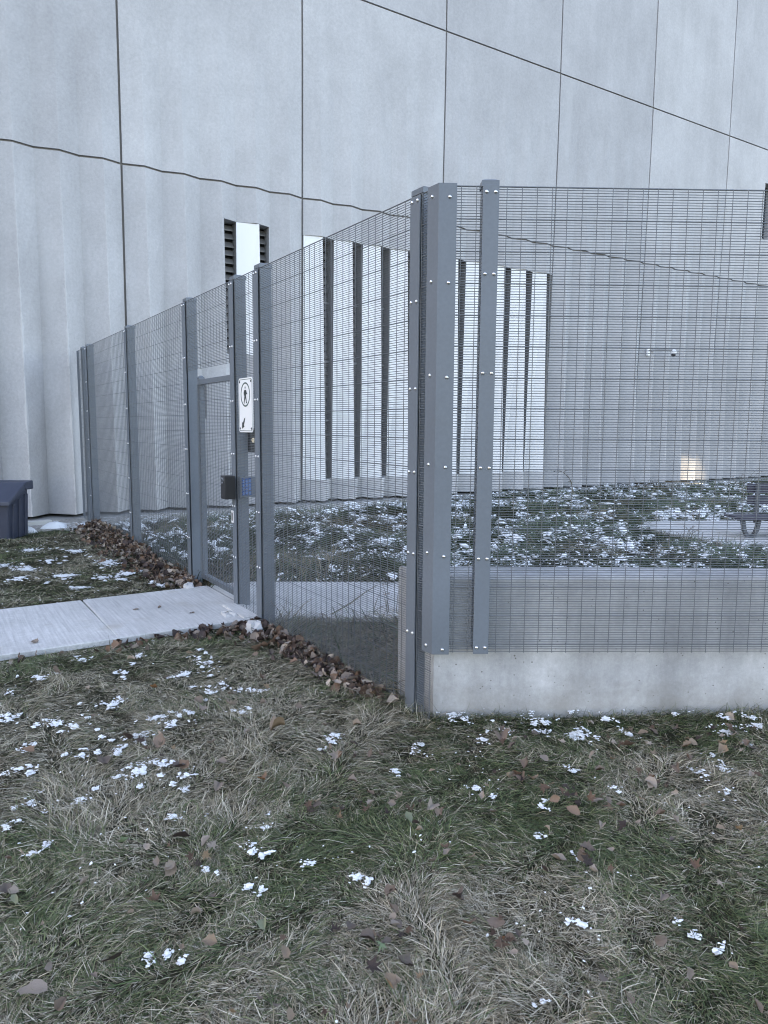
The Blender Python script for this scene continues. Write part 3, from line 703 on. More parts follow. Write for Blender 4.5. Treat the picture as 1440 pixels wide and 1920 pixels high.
# outer fold: offset both planes outwards
def fold(off):
    # intersection of x = FX-off and the line v = -off
    x = FX-off; u = (x-CX+NX*off)/DX
    return (x, CY+DY*u-NY*off)
fo, fi = fold(0.0155), fold(0.0085)
uo = 0.083
ro, ri = wl(uo, -0.0155), wl(uo, -0.0085)
lo, li = (FX-0.0155, CY+0.086), (FX-0.0085, CY+0.086)
for z0, z1 in ((0.385, 2.80),):
    vs = [(p[0], p[1], z) for z in (z0, z1) for p in (lo, fo, ro, ri, fi, li)]
    fs = [(i, (i+1) % 6, 6+(i+1) % 6, 6+i) for i in range(6)]+[(5, 4, 1, 0), (4, 3, 2, 1), (6, 7, 10, 11), (7, 8, 9, 10)]
    b.add(vs, fs)
plate = put('corner_plate', b.mesh('corner_plate', M['steel'], bevel=0.0015), None, rfence)
for z in [0.424, 0.93, 1.40, 1.86, 2.33, 2.745]:
    bolt((FX-0.0155, CY+0.045, z), (-1, 0, 0), plate)
    q = wl(0.047, -0.0155); bolt((q[0], q[1], z-0.012), RN, plate)

# ------------------------------------------------------------------ gate
gate = empty('mesh_gate', (FX+0.09, 6.6, 0.02), 'grey mesh gate leaf standing closed under the short transom panel', 'gate')
gx0, gx1 = FX+0.055, FX+0.105
def gbar(name, y0, y1, z0, z1, x0=gx0, x1=gx1, parent=gate, bev=0.004):
    b = MB(); b.box((x0, y0, z0), (x1, y1, z1)); return put(name, b.mesh(name, M['steel'], bevel=bev), None, parent)
hst = gbar('hinge_stile', 7.005, 7.062, 0.06, 2.035)
b = MB(); b.box((gx0-.004, 7.000, 2.036), (gx1+.004, 7.067, 2.052))
cz = 2.0525; b.hexa([(gx0-.003, 7.001, cz), (gx1+.003, 7.001, cz), (gx1+.003, 7.066, cz), (gx0-.003, 7.066, cz), (gx0+.015, 7.02, cz+.02), (gx1-.015, 7.02, cz+.02), (gx1-.015, 7.045, cz+.02), (gx0+.015, 7.045, cz+.02)])
put('stile_cap', b.mesh('stile_cap', M['steel']), None, hst)
gbar('latch_stile', 6.012, 6.066, 0.06, 2.035)
gbar('top_rail', 6.0665, 7.0045, 1.985, 2.034)
gbar('bottom_rail', 6.0665, 7.0045, 0.062, 0.112)
mesh_panel((gx0-0.006, 0), (0, 1), 6.02, 7.055, 0.07, 1.99, gate, 'gate_mesh', ztop=1.985)
b = MB()
for z in (0.35, 1.70): b.tube([(gx0+.02, 7.075, z), (gx0+.02, 7.075, z+.10)], 0.012, 8)
b.build('hinge', M['steel'], gate)

# strike plate on the latch post bar
sp_ = empty('strike_plate', (FX-.02, 5.99, .8)); sp_.parent = fence; sp_.location = Vector((FX-.02, 5.99, .8))-Vector(fence.location)
b = MB(); b.box((FX-0.022, 5.945, 0.757), (FX-0.0158, 5.993, 0.862)); put('faceplate', b.mesh('faceplate', M['white_metal'], bevel=.001), None, sp_)
b = MB(); b.box((FX-0.0235, 5.957, 0.775), (FX-0.0222, 5.982, 0.845)); b.build('strike_slot', M['black'], sp_)

# ------------------------------------------------------------------ things fixed to the fence
sgn = empty('pedestrian_sign', (FX-.03, 5.6, 1.54), 'white upright sign with walking figure in a ring and small arrow below', 'sign')
sx = FX-0.030; sy0, sy1, sz0, sz1 = 5.452, 5.752, 1.540, 1.975
def rrect(y0, y1, z0, z1, r, n=5):
    P = []
    for cy_, cz_, a0 in ((y1-r, z1-r, 0), (y0+r, z1-r, 90), (y0+r, z0+r, 180), (y1-r, z0+r, 270)):
        for i in range(n+1):
            t = math.radians(a0+90*i/n); P.append((cy_+r*math.cos(t), cz_+r*math.sin(t)))
    return P
def plate_x(name, P, x0, x1, mat, parent):
    n = len(P); b = MB()
    vs = [(x0, y, z) for y, z in P]+[(x1, y, z) for y, z in P]
    fs = [tuple(range(n)), tuple(range(2*n-1, n-1, -1))]+[((i+1) % n, i, n+i, n+(i+1) % n) for i in range(n)]
    return b.add(vs, fs).build(name, mat, parent)
def ring_x(name, P, Q, x0, x1, mat, parent):
    n = len(P); b = MB()
    vs = [(x0, *p) for p in P]+[(x0, *q) for q in Q]+[(x1, *p) for p in P]+[(x1, *q) for q in Q]
    fs = []
    for i in range(n):
        j = (i+1) % n
        fs += [(i, j, n+j, n+i), (i, 2*n+i, 2*n+j, j), (n+i, n+j, 3*n+j, 3*n+i)]
    return b.add(vs, fs).build(name, mat, parent)
plate_x('sign_panel', rrect(sy0, sy1, sz0, sz1, 0.03), sx, sx+0.004, M['sign'], sgn)
ring_x('border', rrect(sy0+.010, sy1-.010, sz0+.010, sz1-.010, .024), rrect(sy0+.0145, sy1-.0145, sz0+.0145, sz1-.0145, .02), sx-.0009, sx-.0001, M['ring'], sgn)
cyc, czc = (sy0+sy1)/2+0.002, 1.842
circ = lambda r, n=40: [(cyc+r*math.cos(2*math.pi*i/n), czc+r*math.sin(2*math.pi*i/n)) for i in range(n)]
ring_x('ring', circ(0.098), circ(0.086), sx-.0012, sx-.0001, M['ring'], sgn)
# walking figure: seen from the lawn, +Y is to the left, so the figure is drawn in (left = +Y)
def limb(pts, rs, y0=cyc, z0=czc):
    L_, R_ = [], []
    rs = [q*1.55 for q in rs]; pts = [(p[0]*1.25, p[1]) for p in pts]
    for i, p in enumerate(pts):
        a = pts[max(i-1, 0)]; c_ = pts[min(i+1, len(pts)-1)]
        dx, dz = c_[0]-a[0], c_[1]-a[1]; l = math.hypot(dx, dz); nx_, nz_ = -dz/l, dx/l
        L_.append((y0-(p[0]+nx_*rs[i]), z0+p[1]+nz_*rs[i])); R_.append((y0-(p[0]-nx_*rs[i]), z0+p[1]-nz_*rs[i]))
    return L_+R_[::-1]
fig = MB()
def flat(P, x0=sx-.0014, x1=sx-.0001, tri=None):
    n = len(P); k_ = n//2
    vs = [(x0, *p) for p in P]
    fs = [(i, i+1, n-2-i, n-1-i) for i in range(k_-1)]
    fig.add(vs, fs)
flat(limb([(0, .036), (.001, .012), (0, -.012)], [.012, .0125, .010]))
flat(limb([(-.003, -.010), (-.012, -.036), (-.022, -.066)], [.0075, .006, .0045]))
flat(limb([(-.022, -.064), (-.014, -.068)], [.003, .003]), sx-.0015)
flat(limb([(.004, -.010), (.012, -.036), (.020, -.066)], [.0075, .006, .0045]), sx-.0016)
flat(limb([(.019, -.065), (.030, -.066)], [.003, .003]), sx-.0017)
flat(limb([(-.008, .034), (-.020, .012), (-.017, -.008)], [.0055, .005, .0035]), sx-.0018)
flat(limb([(.008, .034), (.020, .012), (.034, .002)], [.0055, .005, .0035]), sx-.0019)
vs = [(sx-.0014, cyc+.0085*math.cos(t*math.pi/8), czc+.056+.0095*math.sin(t*math.pi/8)) for t in range(16)]
fig.add(vs, [tuple(range(16))])
fig.build('walking_figure', M['signink'], sgn)
ar = MB()
ya, za = (sy0+sy1)/2+0.055, 1.612      # the arrow points down to the left
P = [(.036, .040), (.016, .030), (-.004, .002), (-.018, .010), (-.022, -.038), (.022, -.022), (.010, -.012), (.026, .010)]
ar.add([(sx-.0013, ya-y*1.25, za+z*1.2) for y, z in P], [(0, 1, 2, 6, 7), (2, 3, 4, 5, 6)])
ar.build('arrow', M['signink'], sgn)
for (y, z) in ((sy0+.03, sz1-.03), (sy1-.03, sz1-.03), (sy0+.03, sz0+.03), (sy1-.03, sz0+.03)):
    b = MB(); b.tube([(sx-.004, y, z), (sx+.0, y, z)], .009, 8); b.build('screw', M['benchleg'], sgn)

rd = empty('access_reader', (FX-.06, 5.94, .97), 'black card reader box with silver ringed lens on the gate post', 'card reader')
b = MB(); b.box((FX-0.112, 5.888, 0.968), (FX-0.0165, 5.995, 1.168)); put('housing', b.mesh('housing', M['black'], bevel=.006), None, rd)
b = MB(); b.tube([(FX-.118, 5.942, 1.128), (FX-.1125, 5.942, 1.128)], .027, 16); b.build('lens_ring', M['chrome'], rd)
b = MB(); b.tube([(FX-.1195, 5.942, 1.128), (FX-.1182, 5.942, 1.128)], .017, 14); b.build('lens', M['lens'], rd)
b = MB(); b.box((FX-.1135, 5.934, .992), (FX-.1122, 5.950, 1.008)); b.build('status_mark', M['benchleg'], rd)

kp = empty('keypad', (FX+.08, 5.87, .99), 'grey box with blue keypad behind the mesh beside the gate post', 'keypad')
b = MB(); b.box((FX+.012, 5.840, .985), (FX+.150, 5.888, 1.160)); put('housing', b.mesh('housing', M['steel'], bevel=.004), None, kp)
b = MB(); b.box((FX+.020, 5.8365, 1.0), (FX+.105, 5.8398, 1.15)); b.build('face', M['blue'], kp)
kb = MB(); kb.box((FX+.028, 5.8330, 1.008), (FX+.046, 5.8363, 1.034)); me = kb.mesh('key', M['lightblue'])
for i in range(3):
    for j in range(4): put('key', me, None, kp, (i*.026, 0, j*.034))

ic = empty('intercom', (FX+.12, 5.86, 1.38), 'black intercom box with round lens half hidden behind the sign', 'intercom')
b = MB(); b.box((FX+.108, 5.850, 1.365), (FX+.205, 5.925, 1.57)); put('housing', b.mesh('housing', M['black'], bevel=.005), None, ic)
b = MB(); b.tube([(FX+.135, 5.842, 1.47), (FX+.135, 5.8495, 1.47)], .022, 14); b.build('lens', M['chrome'], ic)
b = MB(); b.box((FX+.09, 5.93, 1.40), (FX+.12, 5.96, 1.53)); b.build('mounting_arm', M['steel'], ic)

# camera on the facade
sc = empty('security_camera', (17.2, 13.0, 3.6), 'small white dome camera on an arm fixed to the facade', 'camera')
yb = wall_y(16.97, 3.6)
b = MB(); b.box((16.9, yb-.05, 3.56), (17.03, yb-.002, 3.76)); put('wall_plate', b.mesh('wall_plate', M['white_metal'], bevel=.006), None, sc)
b = MB(); b.tube([(16.965, yb-.05, 3.70), (17.2, yb-.28, 3.71), (17.46, yb-.46, 3.70)], .022, 8); b.build('arm', M['jamb'], sc)
ex, ey = 17.46, yb-.46
b = MB(); b.tube([(ex, ey, 3.72), (ex, ey, 3.66), (ex, ey, 3.60)], [.04, .075, .08], 14); b.build('housing', M['white_metal'], sc, True)
b = MB(); b.tube([(ex, ey, 3.60), (ex, ey, 3.55), (ex, ey, 3.52)], [.065, .055, .025], 14); b.build('dome', M['lens'], sc, True)

# made-up low lamp that warms one facet; no such source is known
fl = empty('added_lamp', (18.75, 12.35, 0), 'small added ground lamp throwing warm light on one facet of the facade', 'added_lamp')
b = MB(); b.box((18.65, 12.30, -.02), (18.85, 12.42, .03)); b.build('base', M['black'], fl)
b = MB(); b.hexa([(18.67, 12.32, .032), (18.83, 12.32, .032), (18.83, 12.42, .032), (18.67, 12.42, .032), (18.67, 12.30, .12), (18.83, 12.30, .12), (18.83, 12.375, .15), (18.67, 12.375, .15)])
b.build('lamp_head', M['benchleg'], fl)
ld = bpy.data.lights.new('added_lamp_light', 'SPOT'); ld.energy = 9; ld.color = (1, 0.95, 0.74); ld.spot_size = math.radians(80); ld.spot_blend = 0.35; ld.shadow_soft_size = 0.04
lo_ = bpy.data.objects.new('added_lamp_light', ld); COL.objects.link(lo_)
lo_.parent = fl; lo_.location = (0.0, 0.09, 0.14)
lo_.rotation_euler = Vector((-0.30, -1, 0.02)).to_track_quat('Z', 'Y').to_euler()

# ------------------------------------------------------------------ grit bin by the building
BX, BY = 0.945, 11.17
fdx, fdy = 0.844, -0.536; sdx, sdy = 0.60, 0.80         # front edge to the right, side edge to the back
binn = empty('grit_bin', (BX-.4*fdx, BY-.4*fdy, 0), 'dark navy plastic storage bin with sloping lid standing by the wall', 'bin')
def bp_(u, v, z): return (BX+fdx*u+sdx*v, BY+fdy*u+sdy*v, z)
b = MB()
t0, t1 = 0.0, 0.035
b.hexa([bp_(-.95, 0, -.02), bp_(0, 0, -.02), bp_(0, .43, -.02), bp_(-.95, .43, -.02), bp_(-1.0, -.03, .50), bp_(.03, -.03, .50), bp_(.03, .47, .70), bp_(-1.0, .47, .70)])
put('body', b.mesh('body', M['bin'], bevel=.022), None, binn)
rib = []
for v in (.10, .25, .40):
    b = MB(); zt = .44+v*.4
    b.hexa([bp_(0.002, v-.035, -.01), bp_(.022, v-.03, -.01), bp_(.022, v+.03, -.01), bp_(0.002, v+.035, -.01), bp_(.02, v-.035, zt), bp_(.052, v-.03, zt), bp_(.052, v+.03, zt), bp_(.02, v+.035, zt)])
    put('rib', b.mesh('rib', M['bin'], bevel=.008), None, binn)
for u in (-.2, -.5, -.8):
    b = MB()
    b.hexa([bp_(u-.05, -.018, -.01), bp_(u+.05, -.018, -.01), bp_(u+.05, .01, -.01), bp_(u-.05, .01, -.01), bp_(u-.05, -.05, .44), bp_(u+.05, -.05, .44), bp_(u+.05, -.02, .44), bp_(u-.05, -.02, .44)])
    put('rib', b.mesh('rib', M['bin'], bevel=.008), None, binn)
b = MB()
b.hexa([bp_(-1.06, -.08, .47), bp_(.075, -.08, .47), bp_(.085, .31, .655), bp_(-1.06, .31, .655), bp_(-1.06, -.075, .53), bp_(.07, -.075, .53), bp_(.08, .32, .765), bp_(-1.06, .32, .765)])
b.hexa([bp_(-1.06, .322, .66), bp_(.085, .322, .66), bp_(.085, .52, .66), bp_(-1.06, .52, .66), bp_(-1.06, .322, .768), bp_(.085, .322, .768), bp_(.085, .52, .785), bp_(-1.06, .52, .785)])
put('lid', b.mesh('lid', M['bin'], bevel=.014), None, binn)

# ------------------------------------------------------------------ bench on the patio
bn = empty('garden_bench', (10.0, 5.9, 0.05), 'dark plastic bench on looped grey legs on the garden patio', 'bench')
O = (9.77, 5.975)
def bpt(u, v, z): return (O[0]+fdx*u-fdy*v, O[1]+fdy*u+fdx*v, z)
def bbox(name, a, c_, mat, bev=.008):
    b = MB(); b.hexa([bpt(a[0], a[1], a[2]), bpt(c_[0], a[1], a[2]), bpt(c_[0], c_[1], a[2]), bpt(a[0], c_[1], a[2]), bpt(a[0], a[1], c_[2]), bpt(c_[0], a[1], c_[2]), bpt(c_[0], c_[1], c_[2]), bpt(a[0], c_[1], c_[2])])
    return put(name, b.mesh(name, mat, bevel=bev), None, bn)
for i in range(3): bbox('seat_plank', (-.02, -.12+i*.17, .31), (1.8, .04+i*.17, .35), M['bench'])
for i in range(2): bbox('backrest_plank', (.36, .44+.03*i, .48+.16*i), (1.8, .48+.03*i, .62+.16*i), M['bench'])
def legloop(u):
    b = MB(); path_ = [(u, .31), (u+.03, .16), (u+.075, .07), (u+.11, .052), (u+.175, .052), (u+.21, .07), (u+.255, .16), (u+.28, .31)]
    wv = .12; vs = []; n = len(path_)
    th = .03
    for i, (x, z) in enumerate(path_):
        a = path_[max(0, i-1)]; c_ = path_[min(n-1, i+1)]; l = math.hypot(c_[0]-a[0], c_[1]-a[1]); nx_, nz_ = -(c_[1]-a[1])/l, (c_[0]-a[0])/l
        for (s_, v) in ((0, -.04), (1, -.04), (1, .03), (0, .03)):
            vs.append(bpt(x+nx_*th*s_*1.5, v, z+nz_*th*s_))
    fs = []
    for i in range(n-1):
        for k_ in range(4): fs.append((i*4+k_, i*4+(k_+1) % 4, i*4+4+(k_+1) % 4, i*4+4+k_))
    fs += [(0, 1, 2, 3), tuple((n-1)*4+k_ for k_ in (3, 2, 1, 0))]
    b.add(vs, fs); return put('leg', b.mesh('leg', M['benchleg']), None, bn)
legloop(.05); legloop(.50); legloop(1.35)
for u in (.45, 1.55): bbox('backrest_strut', (u, .40, .20), (u+.06, .44, .79), M['benchleg'], .004)

# ------------------------------------------------------------------ lumps of frosted concrete at the feet of the posts
def lump(x, y, rx, ry, rz, seed, label, sink=.3, sharp=.45):
    r_ = np.random.default_rng(seed); b = MB(); n, mR = 10, 5; vs = []
    for j in range(mR+1):
        ph = math.pi*j/mR-math.pi/2
        for i in range(n):
            th = 2*math.pi*i/n
            q = 1+sharp*(r_.random()-.5)
            sgnp = lambda c_, e: math.copysign(abs(c_)**e, c_)
            vs.append((x+rx*q*math.cos(ph)**.7*sgnp(math.cos(th), .7) if math.cos(ph) > 1e-6 else x, y+ry*q*max(math.cos(ph), 0)**.7*sgnp(math.sin(th), .7), rz*(1-sink)*.5+rz*q*.9*math.sin(ph)))
    fs = [(j*n+i, j*n+(i+1) % n, (j+1)*n+(i+1) % n, (j+1)*n+i) for j in range(mR) for i in range(n)]
    o = put('concrete_lump', b.add(vs, fs).mesh('concrete_lump', M['ice'], False))
    return tag(o, label, 'concrete lump')
lump(2.10, 5.17, .065, .085, .07, 3, 'white frosted concrete lump in the dead leaves at the foot of the second fence post')
lump(2.07, 5.66, .06, .11, .045, 5, 'grey white concrete lump on the path edge below the card reader')
lump(2.11, 6.86, .055, .09, .055, 8, 'pale broken concrete lump at the hinge side of the gate')
b = MB(); b.box((2.13, 5.47, 0.0), (2.30, 5.98, .045))
ft = put('concrete_footing', b.mesh('concrete_footing', M['path'], bevel=.015)); tag(ft, 'low concrete footing joining the two posts under the sign', 'footing')
b = MB(); b.obox((1.36, 12.52), (.98, .17), (-.17, .98), (-.5, -.06, -.02), (.32, .05, .07))
bd = put('weathered_board', b.mesh('weathered_board', M['board'], bevel=.004)); tag(bd, 'pale weathered board lying at the foot of the facade behind the navy bin', 'board')
# ------------------------------------------------------------------ snow lying on the lawn and in the garden
def snow_h(x, y):
    """thickness of snow; negative where there is none"""
    h = np.full(np.shape(x), -1.0)
    for (px, py, a, b_) in SNOW:
        r2 = ((x-px)/(a*1.15))**2+((y-py)/(b_*1.15))**2
        k_ = r2 < 3.0
        if k_.any(): h[k_] = np.maximum(h[k_], 1.0-r2[k_])
    nz = fbm(x, y, 34, 11, 3)-0.5
    return h*0.62+nz*3.3-0.26
def patch_faces(X, Y, Z, keep):
    ny_, nx_ = X.shape
    i = (np.arange(ny_-1)[:, None]*nx_+np.arange(nx_-1)[None, :])
    k_ = keep[:-1, :-1] & keep[1:, :-1] & keep[:-1, 1:] & keep[1:, 1:]
    i = i[k_]
    F = np.stack([i, i+1, i+1+nx_, i+nx_], 1)
    used, inv = np.unique(F, return_inverse=True)
    V = np.stack([X.ravel(), Y.ravel(), Z.ravel()], 1)[used]
    return V, inv.reshape(F.shape)
def flecks(name, x, y, z, rx, ry, rz, ang, tilt):
    """many small irregular crumbs of snow, each a low dome of its own"""
    n = len(x); K = 7; rings = []
    ca, sa = np.cos(ang), np.sin(ang)
    tx, ty = rng.normal(0, tilt, n), rng.normal(0, tilt, n)
    for r_, h_ in ((1.0, -.15), (.72, .62)):
        for k_ in range(K):
            t = 2*math.pi*(k_+.4*(r_ < 1))/K; q = r_*(1+rng.normal(0, .28, n))
            dx, dy = rx*q*math.cos(t), ry*q*math.sin(t)
            X, Y = dx*ca-dy*sa, dx*sa+dy*ca
            rings.append(np.stack([x+X, y+Y, z+rz*(h_+rng.normal(0, .2, n))+X*tx+Y*ty], 1))
    rings.append(np.stack([x, y, z+rz*(1+rng.normal(0, .2, n))], 1))
    i = np.arange(n)
    F4 = np.concatenate([np.stack([i+k_*n, i+((k_+1) % K)*n, i+(K+(k_+1) % K)*n, i+(K+k_)*n], 1) for k_ in range(K)])
    F3 = np.concatenate([np.stack([i+(K+k_)*n, i+(K+(k_+1) % K)*n, i+2*K*n], 1) for k_ in range(K)])
    return put(name, np_mesh(name, np.concatenate(rings), [F4, F3], M['snow'], True))
for (px, py, a, b_) in list(SNOW):
    for k_ in range(3 if py > 2.9 and px < 2.2 else 1):
        t_, r_ = random.uniform(0, 6.28), random.uniform(1.1, 2.6)
        SNOW.append((px+math.cos(t_)*a*r_, py+math.sin(t_)*b_*r_, random.uniform(.012, .035), random.uniform(.012, .04)))
fx, fy, fr = [], [], []
for (px, py, a, b_) in SNOW:
    n = int((14+a*b_*36000)*(1.0 if py > 2.0 else .4))
    t = rng.uniform(0, 6.283, n); r = np.abs(rng.normal(0, .62, n))
    x = px+np.cos(t)*r*a; y = py+np.sin(t)*r*b_
    k_ = (vn(x, y, 26, 71) > .40+.10*r) & (vn(x, y, 70, 73) > .3)
    k_ &= ((x < FX-.03) & ~((y > 5.42) & (y < 6.86))) | ((along(x, y)[1] < .08) & (x > FX+.04))
    fx.append(x[k_]); fy.append(y[k_]); fr.append((.0082*np.exp(-.4*r)*rng.uniform(.3, 1.2, n))[k_])
n = 2600         # stray crumbs of old snow over the whole lawn
x = rng.uniform(-.1, 4.2, n); y = rng.uniform(1.2, 12, n); k_ = (fbm(x, y, 2.2, 77, 3) > .56) & (((x < FX-.05) & ~((y > 5.4) & (y < 6.9)) & (y > 2.4)) | ((along(x, y)[1] < .05) & (y < 3)))
fx.append(x[k_]); fy.append(y[k_]); fr.append(rng.uniform(.002, .005, k_.sum()))
fx, fy, fr = map(np.concatenate, (fx, fy, fr)); n = len(fx)
far_ = np.clip(np.hypot(fx, fy)/4.5, 1, 1.7)
lawn_snow = flecks('snow', fx, fy, ground_z(fx, fy)+rng.uniform(.010, .021, n)+.028*((along(fx, fy)[1] > -.10) & (fx > FX)), fr*far_*rng.uniform(.8, 1.7, n), fr*far_*rng.uniform(.7, 1.2, n), fr*.22, rng.uniform(0, 6.28, n), .1)
tag(lawn_snow, 'thin white snow patches caught in the lawn outside the fence', 'snow', kind='stuff')

def gsnow(x, y):
    band = 0.10*ss(2.6, 4.5, x)-0.14*ss(13, 18, x)
    u, v = along(x, y)
    st = vn(x*0.9+y*0.5, y*2.4-x*0.25, 2.2, 31)
    h = 0.42*fbm(x*0.75, y*1.2, 0.9, 21, 2)+1.25*fbm(x*.8+y*.25, y*1.3-x*.15, 7.5, 23, 3)+0.28*st-1.06+band
    h = h+0.10*np.exp(-((v-3.6)/1.5)**2)-0.25*(v < 2.65)-.10*(x < 4.4)*(y < 8.5)-.16*ss(1.15, 1.5, x/np.maximum(y, .1))*(y < 7.5)-0.22*(1-ss(0, .8, np.hypot((x-12.8)/2.4, (y-9)/1.3)-.4))
    return h
n = 240000
x = rng.uniform(2.4, 18, n); y = rng.uniform(3.0, 12.8, n)
k_ = in_garden(x, y) & ~in_path_inner(x, y) & ~in_poly(x, y, PATIO) & (y < gravel_edge(x)+.1)
h = gsnow(x, y); k_ &= h > rng.uniform(.11, .36, n)
x, y, h = x[k_], y[k_], h[k_]; n = len(x)
sz = rng.gamma(3, .0037, n)*np.clip(np.hypot(x, y)/8, .75, 1.7)
gs = flecks('garden_snow', x, y, ground_z(x, y)+.015+rng.uniform(.0, .085, n), sz*rng.uniform(1.0, 2.6, n), sz*rng.uniform(.6, 1.1, n), sz*.4, 2*math.pi*(fbm(x, y, .8, 37, 2)*1.6)+rng.normal(0, .5, n), .25)
tag(gs, 'broken white snow caught in the flattened garden grass behind the fence', 'snow', kind='stuff')
# small heaps of snow against the building
def heap(x, y, rx, ry, rz, ang, label):
    n, mR = 16, 6; vs = []; b = MB()
    for j in range(mR+1):
        r = j/mR
        for i in range(n):
            t = 2*math.pi*i/n; q = 1+.25*math.sin(3*t+x*7)+.12*math.sin(5*t+y)
            dx, dy = rx*r*q*math.cos(t), ry*r*q*math.sin(t)
            vs.append((x+dx*math.cos(ang)-dy*math.sin(ang), y+dx*math.sin(ang)+dy*math.cos(ang), rz*(1-r**1.6)+(-.03 if j == mR else 0)+.012*math.sin(9*t+5*r)))
    fs = [(j*n+i, (j+1)*n+i, (j+1)*n+(i+1) % n, j*n+(i+1) % n) for j in range(mR) for i in range(n)]
    o = put('snow_heap', b.add(vs, fs).mesh('snow_heap', M['snow'], True))
    tag(o, label, 'snow heap')
heap(1.66, 12.0, .20, .12, .11, .2, 'rounded white snow heap between the navy bin and the fence')
heap(1.24, 11.72, .15, .10, .09, -.3, 'small white snow heap touching the side of the navy bin')
heap(2.06, 11.95, .12, .10, .07, 0, 'small white snow heap at the foot of the farthest fence posts')

# ------------------------------------------------------------------ grass
def make_blades(name, x, y, L, W, ang, elev, col, mat, seg, tipdrop=0.6, z0=None):
    n = len(x)
    z = ground_z(x, y)-0.006 if z0 is None else z0
    dx, dy = np.cos(ang), np.sin(ang)
    tw = rng.normal(0, 0.5, n)                        # twist of the blade about its own axis
    wx, wy, wz = -dy*np.cos(tw), dx*np.cos(tw), np.sin(tw)
    bend = rng.normal(0, .35, n)
    pts = [np.stack([x, y, z], 1)]
    e = elev.copy(); a_ = ang.copy()
    for k_ in range(seg):
        st = L/seg
        p = pts[-1]+np.stack([np.cos(a_)*np.cos(e)*st, np.sin(a_)*np.cos(e)*st, np.sin(e)*st], 1)
        pts.append(p); e = e-(e+0.12)*tipdrop*rng.random(n)*1.3; a_ = a_+bend/seg
    gz = ground_z(pts[-1][:, 0], pts[-1][:, 1])
    for k_ in range(1, seg+1):
        pts[k_][:, 2] = np.maximum(pts[k_][:, 2], gz*0+ground_z(pts[k_][:, 0], pts[k_][:, 1])+0.002)
    wv = np.stack([wx, wy, wz], 1)
    rings = []; C_ = []
    for k_ in range(seg):
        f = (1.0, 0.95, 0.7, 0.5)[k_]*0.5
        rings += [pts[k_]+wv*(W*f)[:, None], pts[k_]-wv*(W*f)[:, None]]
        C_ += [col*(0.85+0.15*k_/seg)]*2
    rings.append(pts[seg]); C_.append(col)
    V = np.concatenate(rings); C = np.concatenate(C_)
    i = np.arange(n); F4 = []
    for k_ in range(seg-1):
        F4.append(np.stack([i+2*k_*n, i+(2*k_+1)*n, i+(2*k_+3)*n, i+(2*k_+2)*n], 1))
    F3 = np.stack([i+2*(seg-1)*n, i+(2*seg-1)*n, i+2*seg*n], 1)
    return put(name, np_mesh(name, V, F4+[F3], mat, True, C))

STRAW = np.array([[.42, .375, .285], [.32, .28, .20], [.21, .18, .12], [.48, .445, .36], [.12, .10, .07]])
GREEN = np.array([[.060, .090, .036], [.10, .13, .055], [.045, .066, .030], [.15, .165, .08]])
def lawn_green(x, y):
    gmap = fbm(x, y, 1.6, 14, 3)
    b_ = 0.16*np.exp(-(((x-2.2)/1.0)**2+((y-2.2)/.55)**2))+0.10*np.exp(-(((x-1.15)/.5)**2+((y-2.75)/.35)**2))+0.08*np.exp(-(((x-.9)/.6)**2+((y-4.9)/.5)**2))
    b_ = b_-0.10*np.exp(-(((x-.55)/.5)**2+((y-1.9)/.5)**2))-0.05*np.exp(-(((x-.4)/.5)**2+((y-3.2)/.6)**2))
    return np.clip((gmap+b_-0.505)/0.5+0.26+0.5*(vn(x, y, 11, 63)-.5), 0.10, 0.86)
def pick(pal, n): return pal[rng.integers(0, len(pal), n)]*(0.55+0.85*rng.random(n))[:, None]
def sample(n, x0, x1, y0, y1, ok, dens):
    out = []; tot = 0
    while tot < n:
        x = rng.uniform(x0, x1, n); y = rng.uniform(y0, y1, n)
        k_ = ok(x, y)
        k_ &= rng.random(n) < dens(x, y)
        out.append(np.stack([x[k_], y[k_]], 1)); tot += k_.sum()
    return np.concatenate(out)[:n].T
def lawn_ok(x, y):
    u, v = along(x, y)
    o = ~((y > 5.45) & (y < 6.83)) & (((x < FX-0.01)) | ((v < 0.08))) & (y < gravel_edge(x))
    near = ((y < 5.45) & (y > 5.41)) | ((y > 6.83) & (y < 6.87))
    return o & (~near | (rng.random(np.shape(x)) < .6))
def lawn_blades(name, n, box, dens, lmul, wmul, seg, label):
    x, y = sample(n, *box, lawn_ok, dens)
    n = len(x)
    gr = lawn_green(x, y); isg = rng.random(n) < gr
    sh = snow_h(x, y); kill = (sh > 0.02) & (rng.random(n) < .3)
    x, y, gr, isg = x[~kill], y[~kill], gr[~kill], isg[~kill]; n = len(x)
    flow = 2*math.pi*(fbm(x, y, 2.4, 17, 2)*2.2)+1.6*(vn(x, y, 9, 19)-.5)
    ang = flow+rng.normal(0, .85, n)
    el = np.abs(rng.normal(.20, .24, n))
    tuft = vn(x, y, 4.2, 27)
    el = np.clip(el+0.5*(tuft > .74)*rng.random(n)+np.where(isg, .10, 0), 0.03, 1.3)
    L = np.clip(rng.gamma(6, .0105, n), .02, .15)*(.75+.5*tuft)*lmul
    edge = (y < 5.45) & (y > 5.25) | (y > 6.83) & (y < 7.0)
    L = np.where(edge, L*.6, L)
    W = np.clip(rng.normal(.0021, .0006, n), .0012, .0045)*wmul*np.where(isg, 1.05, .95)
    col = np.where(isg[:, None], pick(GREEN, n), pick(STRAW, n))
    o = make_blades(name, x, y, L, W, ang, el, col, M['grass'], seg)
    return tag(o, label, 'grass', kind='stuff')
near_d = lambda x, y: np.clip((2.1/np.maximum(np.hypot(x, y), 1.2))**1.25, 0, 1)*(np.hypot(x-0.0, y) < 5.6)*(np.abs(np.arctan2(x, y)-0.566) < 0.62)
